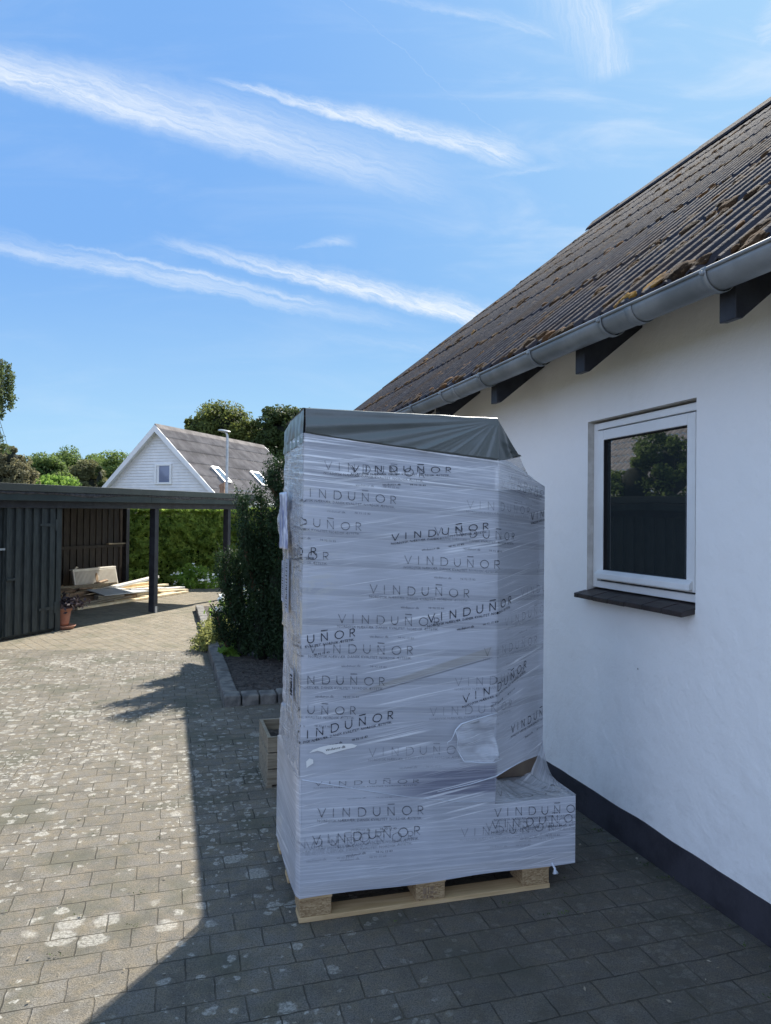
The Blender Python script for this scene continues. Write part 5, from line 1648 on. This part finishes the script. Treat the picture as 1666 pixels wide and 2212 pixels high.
# broken offcuts
for i in range(9):
    a0, b0 = rb.uniform(2.3, 4.3), rb.uniform(1.6, 2.6)
    z0 = .05 + (b0 - 1.5) * .32 + rb.uniform(.0, .06); an = rb.uniform(-.5, .5); L = [.36, .9, .6][i // 3]
    board((a0, b0, z0), (a0 + L * cos(an), b0 + L * sin(an) * .6, z0 + rb.uniform(-.02, .10)), rb.uniform(.05, .12), rb.uniform(.02, .05),
          [M['wold'], M['oldwood'], M['wold']][i % 3], ['brown', 'weathered grey', 'dark brown'][i % 3] + ' ' + ['short stubby', 'long thin', 'splintered'][i // 3] + ' offcut on the shaded part of the timber pile', rb.uniform(-.5, .5), group='offcuts on the timber pile', name='offcut')

# ================================================================== HEDGE
hg = empty('hedge', Cp(7.2, 2.2, 0), 'tall clipped green hedge behind the carport', 'hedge')
H0, H1 = (5.95, 6.4), (9.6, -2.6)         # (a,b)
def hedge_pt(u, off, z):
    a, b = H0[0] + (H1[0] - H0[0]) * u, H0[1] + (H1[1] - H0[1]) * u
    L = math.dist(H0, H1); nx, ny = -(H0[1] - H1[1]) / L, -(H1[0] - H0[0]) / L
    return Cp(a + nx * off, b + ny * off, z)
rg_ = np.random.default_rng(9)
Cc = []; Nn = []
fn = np.array(hedge_pt(.5, 1, 0)) - np.array(hedge_pt(.5, 0, 0)); fn /= np.linalg.norm(fn)
for i in range(62000):
    u = rg_.random()
    if rg_.random() < .72:
        z = 2.02 * rg_.random() ** .85
        o = .16 * mnoise.noise(Vector((u * 55, z * 5, 0))) + .10 * mnoise.noise(Vector((u * 130, z * 12, 7))) + .12 * mnoise.noise(Vector((u * 14, z * 1.5, 3))) - .26 * rg_.random() ** 2.2 - .12 * (z / 2) ** 2
        Cc.append(hedge_pt(u, o, z)); Nn.append((fn[0], fn[1], .5))
    else:
        z = 1.96 + .10 * rg_.random() ** 2 + .05 * mnoise.noise(Vector((u * 30, 0, 0))) - .05 * rg_.random()
        Cc.append(hedge_pt(u, -.9 * rg_.random(), z)); Nn.append((0, 0, 1))
Cc = np.array(Cc); Nn = np.array(Nn)
fast_quads('leaves', leaves(Cc, Nn, .046, rg_, aspect=.5, jitter=.8), M['hedge'], hg, rg_.random(len(Cc)))
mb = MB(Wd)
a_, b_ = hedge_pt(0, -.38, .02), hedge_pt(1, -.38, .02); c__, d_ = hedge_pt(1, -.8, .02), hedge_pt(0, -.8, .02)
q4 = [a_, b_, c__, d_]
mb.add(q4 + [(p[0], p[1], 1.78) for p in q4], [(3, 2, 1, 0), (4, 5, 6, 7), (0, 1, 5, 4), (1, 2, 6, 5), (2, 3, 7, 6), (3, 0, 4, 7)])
mb.build('shade_core', M['core'], hg)  # dark box standing in for the hedge's inner shade, stops see-through

# ================================================================== GABLE HOUSE
gh = empty('gable_house', Gh(0, 0, 0), 'white clapboard gable house with grey corrugated roof behind the carport', 'house')
GZ_, GT, GWD, GLN = 6.45, .95, 4.10, 10.6
def gz(w): return GZ_ - GT * abs(w)
mb = MB(Gh)
mb.add([(-3.75, .25, 0), (3.75, .25, 0), (3.75, .25, 2.6), (-3.75, .25, 2.6)], [(0, 1, 2, 3)])
mb.add([(3.75, .25, 0), (3.75, GLN - .3, 0), (3.75, GLN - .3, 2.6), (3.75, .25, 2.6)], [(0, 1, 2, 3)])
mb.add([(-3.75, .25, 0), (-3.75, GLN - .3, 0), (-3.75, GLN - .3, 2.6), (-3.75, .25, 2.6)], [(0, 1, 2, 3)])
mb.build('wall', M['brick'], gh)
mb = MB(Gh)
z = 2.4
while z < GZ_ - .25:      # lapped boards, each a strip clipped by the roof
    z2 = z + .155; wa = (GZ_ - .12 - z) / GT; wb2 = max(.02, (GZ_ - .12 - z2) / GT)
    mb.add([(-wa, .235, z), (wa, .235, z), (wb2, .268, z2), (-wb2, .268, z2), (-wa, .275, z), (wa, .275, z)], [(0, 1, 2, 3), (0, 1, 5, 4)])
    z += .15
clad = mb.build('cladding', M['clad'], gh, recalc=False)
for sgn in (-1, 1):
    mb = MB(Gh)
    q = [(0, GZ_ + .02), (sgn * GWD, gz(GWD) + .02), (sgn * GWD, gz(GWD) - .24), (0, GZ_ - .33)]
    mb.prism(q, 1, -.10, -.05); mb.build('bargeboard', M['clad'], gh)
    mb = MB(Gh)
    q = [(0, GZ_ - .20), (sgn * GWD, gz(GWD) - .11), (sgn * GWD, gz(GWD) - .14), (0, GZ_ - .24)]
    mb.prism(q, 1, -.049, .25); mb.build('soffit', M['clad'], gh)
    mb = MB(Gh)
    q = [(0, GZ_ + .06), (sgn * GWD, gz(GWD) + .06), (sgn * GWD, gz(GWD) - .2), (0, GZ_ - .26)]
    mb.prism(q, 1, GLN + .02, GLN + .07); mb.build('bargeboard', M['clad'], gh)
def gr(sgn, rows=6):
    mb = MB(Gh); mb.smooth = True
    per = .177
    for r in range(rows):
        n0 = GWD * (r + 1) / rows; n1 = GWD * r / rows
        cnt = int((GLN + .1) / per * 6)
        vs = []; fs = []
        for i in range(cnt + 1):
            l = -.05 + i * per / 6
            c_ = cos(2 * pi * l / per) * .034
            sg = .012 * mnoise.noise(Vector((math.floor(l / 1.06) * 3.7, r * 2.1, 0)))
            vs += [(sgn * (n0 + (.03 if r < rows - 1 else 0)), l, gz(n0) + c_ + .026 + sg - .016), (sgn * (n0 + (.03 if r < rows - 1 else 0)), l, gz(n0) + c_ + .026 + sg), (sgn * (n0 + (.03 if r < rows - 1 else 0)), l, gz(n0) + c_ + .026 + sg), (sgn * n1, l, gz(n1) + c_ + .008 + sg)]
        for i in range(cnt):
            o = i * 4; fs += [(o, o + 4, o + 5, o + 1), (o + 2, o + 6, o + 7, o + 3)]
        mb.add(vs, fs)
    return mb.build('roof', M['roof2'], gh, recalc=False)
groof = gr(1); gr(-1)
mb = MB(Gh); mb.prism([(-.2, gz(.2) + .03), (0, GZ_ + .09), (.2, gz(.2) + .03), (0, GZ_ - .05)], 1, -.06, GLN + .05); mb.build('ridge_cap', M['roof2'], groof)
mb = MB(Gh); mb.tube([(GWD + .07, -.05, gz(GWD) - .03), (GWD + .07, GLN, gz(GWD) - .03)], .07, 8); mb.build('gutter', M['clad'], gh)
mb = MB(Gh); mb.box(GWD - .04, GWD + .0, -.04, GLN, gz(GWD) - .30, gz(GWD) - .04); mb.build('fascia_board', M['clad'], gh)
def gwin(w0_, w1_, z0_, z1_):
    mb = MB(Gh)
    t_ = .09
    mb.box(w0_, w0_ + t_, .17, .25, z0_, z1_); mb.box(w1_ - t_, w1_, .17, .25, z0_, z1_); mb.box(w0_ + t_, w1_ - t_, .17, .25, z1_ - t_, z1_); mb.box(w0_ + t_, w1_ - t_, .17, .25, z0_, z0_ + t_)
    f = mb.build('window', M['whitepaint'], gh)
    mb = MB(Gh); mb.add([(w0_ + .05, .215, z0_ + .05), (w1_ - .05, .215, z0_ + .05), (w1_ - .05, .215, z1_ - .05), (w0_ + .05, .215, z1_ - .05)], [(0, 1, 2, 3)])
    mb.build('pane', glassy('gable_glass', (.16, .19, .28), 1.7, .08), f, recalc=False)
    mb = MB(Gh); mb.box(w0_ + t_ + .01, w0_ + t_ + .16, .208, .213, z0_ + t_, z1_ - t_); mb.build('curtain', M['clad'], f)
gwin(-.17, .84, 3.47, 4.50)
def skyl(n0, n1, l0, l1):      # skylight in the right slope, n = distance from ridge
    mb = MB(Gh)
    def sp(n, l, up): return (n + up * .69, l, gz(n) + up * .73)
    def sbox(mb, a0, a1, b0, b1, u0, u1):
        vs = [sp(n, l, u) for u in (u0, u1) for l in (b0, b1) for n in (a0, a1)]
        mb.add(vs, [(0, 2, 3, 1), (4, 5, 7, 6), (0, 1, 5, 4), (1, 3, 7, 5), (3, 2, 6, 7), (2, 0, 4, 6)])
    sbox(mb, n0, n1, l0, l0 + .07, .0, .14); sbox(mb, n0, n1, l1 - .07, l1, .0, .14)
    sbox(mb, n0, n0 + .10, l0 + .07, l1 - .07, .0, .15); sbox(mb, n1 - .07, n1, l0 + .07, l1 - .07, .0, .13)
    f = mb.build('skylight', M['galv'], gh)
    mb = MB(Gh); mb.add([sp(n0 + .08, l0 + .05, .115), sp(n1 - .05, l0 + .05, .115), sp(n1 - .05, l1 - .05, .115), sp(n0 + .08, l1 - .05, .115)], [(0, 1, 2, 3)])
    mb.build('pane', M['skypane'], f, recalc=False)
skyl(2.20, 3.04, 1.53, 2.20); skyl(2.19, 3.02, 5.30, 6.25)

# brown brick stack beside the lamp
x_, y_ = (480 - 833) / 1536 * 29, 29
chm = empty('brick_pillar', (x_, y_, 0), 'brown brick pillar with a slanted cap behind the carport roof, left of the street lamp', 'pillar')
mb = MB(Wd); mb.box(x_ - .09, x_ + .09, y_ - .09, y_ + .2, 0, 3.02); mb.build('shaft', M['brick'], chm)
mb = MB(Wd); mb.prism([(x_ - .11, 3.02), (x_ + .11, 3.02), (x_ + .11, 3.24), (x_ - .11, 3.12)], 1, y_ - .11, y_ + .22); mb.build('cap', M['brick'], chm)

# street lamp
x_, y_ = (488.5 - 833) / 1536 * 27, 27
lamp = empty('street_lamp', (x_, y_, 0), 'slim galvanised street lamp with a flat hooded head', 'street lamp')
mb = MB(Wd); mb.tube([(x_, y_, 0), (x_ + .01, y_, 2.8), (x_ + .015, y_, 4.85), (x_ - .01, y_, 4.98), (x_ - .08, y_, 5.05)], [.07, .055, .045, .045, .04], 10); mb.build('pole', M['galv'], lamp)
mb = MB(Wd); mb.smooth = True
vs = []
for v in IV3:
    z = v[2] * (.07 if v[2] > 0 else .03); vs.append((x_ - .16 + v[0] * .24 * (1 + .25 * v[0]), y_ + v[1] * .15, 5.07 + z - v[0] * .03))
mb.add(vs, IF3); mb.build('lamp_head', M['galv'], lamp)

# ================================================================== TREES
def at(px, D): return ((px - 833) / 1536 * D, D, 0)
make_tree('maple_tree', at(478, 62), 12, [(0, 0, 8.6, 3.0, 2.6, 2.9), (-1.9, 0, 8.0, 1.9, 2, 2.0), (1.6, 0, 8.2, 2.2, 2, 2.3), (.2, 0, 10.0, 2.0, 2, 1.6), (-2.2, 0, 9.9, .9, 1, .9), (0, 0, 6.3, 3.0, 2.4, 1.8)],
          M['tree1'], 'big round leafy tree rising behind the white gable house', 'tree', 'trees beyond the houses', seed=3, clumps=230, per=300, leaf=.12, trunk_r=.3, clump_r=.36, core=.70)
make_tree('maple_tree', at(612, 60), 12, [(0, 0, 8.4, 2.4, 2.4, 2.6), (-1.0, 0, 9.0, 1.6, 2, 2.0), (1.6, 0, 9.2, 2.0, 2, 1.9), (.2, 0, 5.5, 2.4, 2.2, 3.0)],
          M['treedark'], 'dark leafy tree between the maple and the wrapped load', 'tree', 'trees beyond the houses', seed=4, clumps=200, per=300, leaf=.12, trunk_r=.3, clump_r=.36, core=.70)
make_tree('spruce_tree', at(18, 33), 6, [(0, 0, 3.0, 1.15, 1.1, 1.7), (-.9, 0, 3.4, 1.2, 1, 1.9), (.5, 0, 3.0, .8, .9, 1.5), (.1, 0, 4.3, .45, .5, .8)],
          M['tree3'], 'olive brown conifer with drooping layered twigs at the left edge', 'tree', 'trees beyond the carport', seed=5, clumps=200, per=260, leaf=.06, trunk_r=.12, clump_r=.32, droop=.35, core=.75)
make_tree('leafy_tree', at(95, 48), 6, [(0, 0, 3.6, 1.5, 1.4, 2.2), (-1.0, 0, 3.8, 1.1, 1.2, 2.0), (1.0, 0, 3.2, 1.1, 1, 1.9)],
          M['tree2'], 'round fresh green tree right of the olive conifer', 'tree', 'trees beyond the carport', seed=6, clumps=150, per=260, leaf=.085, trunk_r=.15, clump_r=.42, core=.78)
make_tree('leafy_tree', at(165, 75), 8, [(0, 0, 5.6, 2.6, 2, 3.6), (-1.8, 0, 4.8, 1.9, 1.8, 3.4), (2.0, 0, 5.0, 2.2, 1.8, 3.8)],
          M['tree2'], 'broad green tree farther back, highest of the left trees', 'tree', 'trees beyond the carport', seed=7, clumps=170, per=260, leaf=.125, trunk_r=.25, clump_r=.42, core=.78)
make_tree('leafy_tree', at(188, 52), 6, [(0, 0, 3.7, 1.3, 1.4, 2.2), (-.8, 0, 3.0, 1.0, 1.2, 2.0)],
          M['tree4'], 'grey olive tree before the columnar cypress', 'tree', 'trees beyond the carport', seed=8, clumps=130, per=260, leaf=.085, trunk_r=.15, clump_r=.42, core=.78)
make_tree('leafy_tree', at(238, 70), 8, [(0, 0, 4.9, 2.3, 2, 3.1), (1.4, 0, 4.2, 1.6, 1.8, 3.0)],
          M['tree2'], 'green tree at the left verge of the gable house', 'tree', 'trees beyond the carport', seed=18, clumps=150, per=260, leaf=.12, trunk_r=.25, clump_r=.42, core=.78)
make_tree('cypress_tree', at(214, 46), 5, [(0, 0, 4.2, .28, .28, 1.05), (0, 0, 3.2, .36, .36, 1.2), (0, 0, 2.0, .40, .40, 1.6)],
          M['treedark'], 'narrow dark columnar cypress beside the gable house', 'tree', 'trees beyond the carport', seed=9, clumps=70, per=200, leaf=.05, trunk_r=.06, clump_r=.55, core=.7, limbs=0)
make_tree('leafy_tree', at(128, 40), 4, [(0, 0, 2.8, 1.0, 1, 1.3), (-1.0, 0, 2.6, .8, 1, 1.2)],
          M['lime'], 'bright yellow green bushy tree just above the carport roof', 'tree', 'trees beyond the carport', seed=10, clumps=100, per=240, leaf=.065, trunk_r=.08, clump_r=.42, core=.78)
# weeping birch whose twigs hang in from the left
bb = at(-112, 24)
bt = empty('birch_tree', bb, 'weeping birch with twigs hanging in at the left edge', 'tree', 'trees beyond the carport')
rg_ = np.random.default_rng(14)
Cc = []; Nn = []; tw = MB(Wd)
tips = [(36, 790, .9), (33, 810, 1.1), (27, 800, 1.2), (20, 790, 1.3), (12, 780, 1.5), (4, 775, 1.9), (25, 860, .6), (28, 850, .55), (15, 850, .7), (8, 900, .9), (14, 935, .4), (16, 960, .5), (2, 920, 1.0), (-6, 780, 2.5), (-16, 790, 2.6), (-28, 780, 2.8), (-40, 790, 2.8)]
for px, py, L in tips:
    for k in range(3):
        x0 = (px - 20 - 833 + rg_.normal(0, 3)) / 1536 * 24; z0 = 1.74 + (1117 - py) / 1536 * 24; y0 = 24 + rg_.normal(0, .5)
        L_ = L * rg_.uniform(.6, 1.1)
        sx_ = rg_.normal(0, .06)
        tw.tube([(bb[0] + .1, 24, 7.6), ((bb[0] + x0) / 2, (24 + y0) / 2, max(7.2, z0 + .6)), (x0, y0, z0)], [.03, .015, .006], 5)
        tw.tube([(x0, y0, z0), (x0 + sx_, y0, z0 - L_ * .5), (x0 + sx_ * 1.3, y0, z0 - L_)], [.005, .004, .002], 4)
        n_ = int(150 * L_ + 20)
        f = rg_.random(n_)
        c = np.stack([x0 + sx_ * f + rg_.normal(0, .055, n_), y0 + rg_.normal(0, .06, n_), z0 - L_ * f + .04 * rg_.random(n_)], 1)
        Cc.append(c); Nn.append(np.tile([[0, -.5, .2]], (n_, 1)))
for i in range(40):
    c0 = np.array([bb[0] + rg_.normal(0, 1.1), 24 + rg_.normal(0, .8), rg_.uniform(3.5, 8.5)])
    c0[0] = min(c0[0], -14.2)
    c = c0 + rg_.normal(0, .22, (160, 3)) * np.array([1, 1, 2]); Cc.append(c); Nn.append(np.tile([[0, -.5, .2]], (160, 1)))
Cc = np.concatenate(Cc); Nn = np.concatenate(Nn)
fast_quads('crown', leaves(Cc, Nn, .042, rg_, aspect=.6, jitter=1.0, droop=.4), M['birch'], bt, rg_.random(len(Cc)))
tw.tube([(bb[0], 24, 0), (bb[0] + .05, 24, 4), (bb[0] + .1, 24, 8.2)], [.16, .11, .03], 9)
tw.build('trunk', M['bark'], bt)

# neighbours outside the picture on the left that the window mirrors
nb = empty('neighbour_house', P(-11, 20, 0), 'neighbouring house with grey pantiled roof, mirrored in the window', 'house')
def Nb(x, y, z): return P(-10.5 - y, 12 + x, z)
mb = MB(Nb); mb.box(0, 14, .4, 8, 0, 2.5); mb.build('wall', M['brick'], nb)
mb = MB(Nb); mb.smooth = True
vs = []; fs = []; cnt = int(14.6 / .3 * 6)
for r in range(13):
    o0 = len(vs)
    for i in range(cnt + 1):
        x = -.3 + i * .05
        c_ = .085 * abs(sin(pi * x / .3))
        y0, y1 = r * .33, (r + 1) * .33
        vs += [(x, y0, 2.45 + y0 * .95 + c_ + .035), (x, y1, 2.45 + y1 * .95 + c_)]
    for i in range(cnt):
        o = o0 + i * 2; fs.append((o, o + 2, o + 3, o + 1))
mb.add(vs, fs); mb.build('roof', M['tile'], nb, recalc=False)
make_tree('leafy_tree', P(-6.4, 14.1, 0), 4.5, [(0, 0, 2.9, .85, .85, 1.15), (.6, .5, 2.6, .7, .7, .9)],
          M['tree2'], 'leafy tree beyond the shed, mirrored in the window', 'tree', 'trees beyond the carport', seed=15, clumps=60, per=160, leaf=.05, trunk_r=.09, clump_r=.32, core=.6)
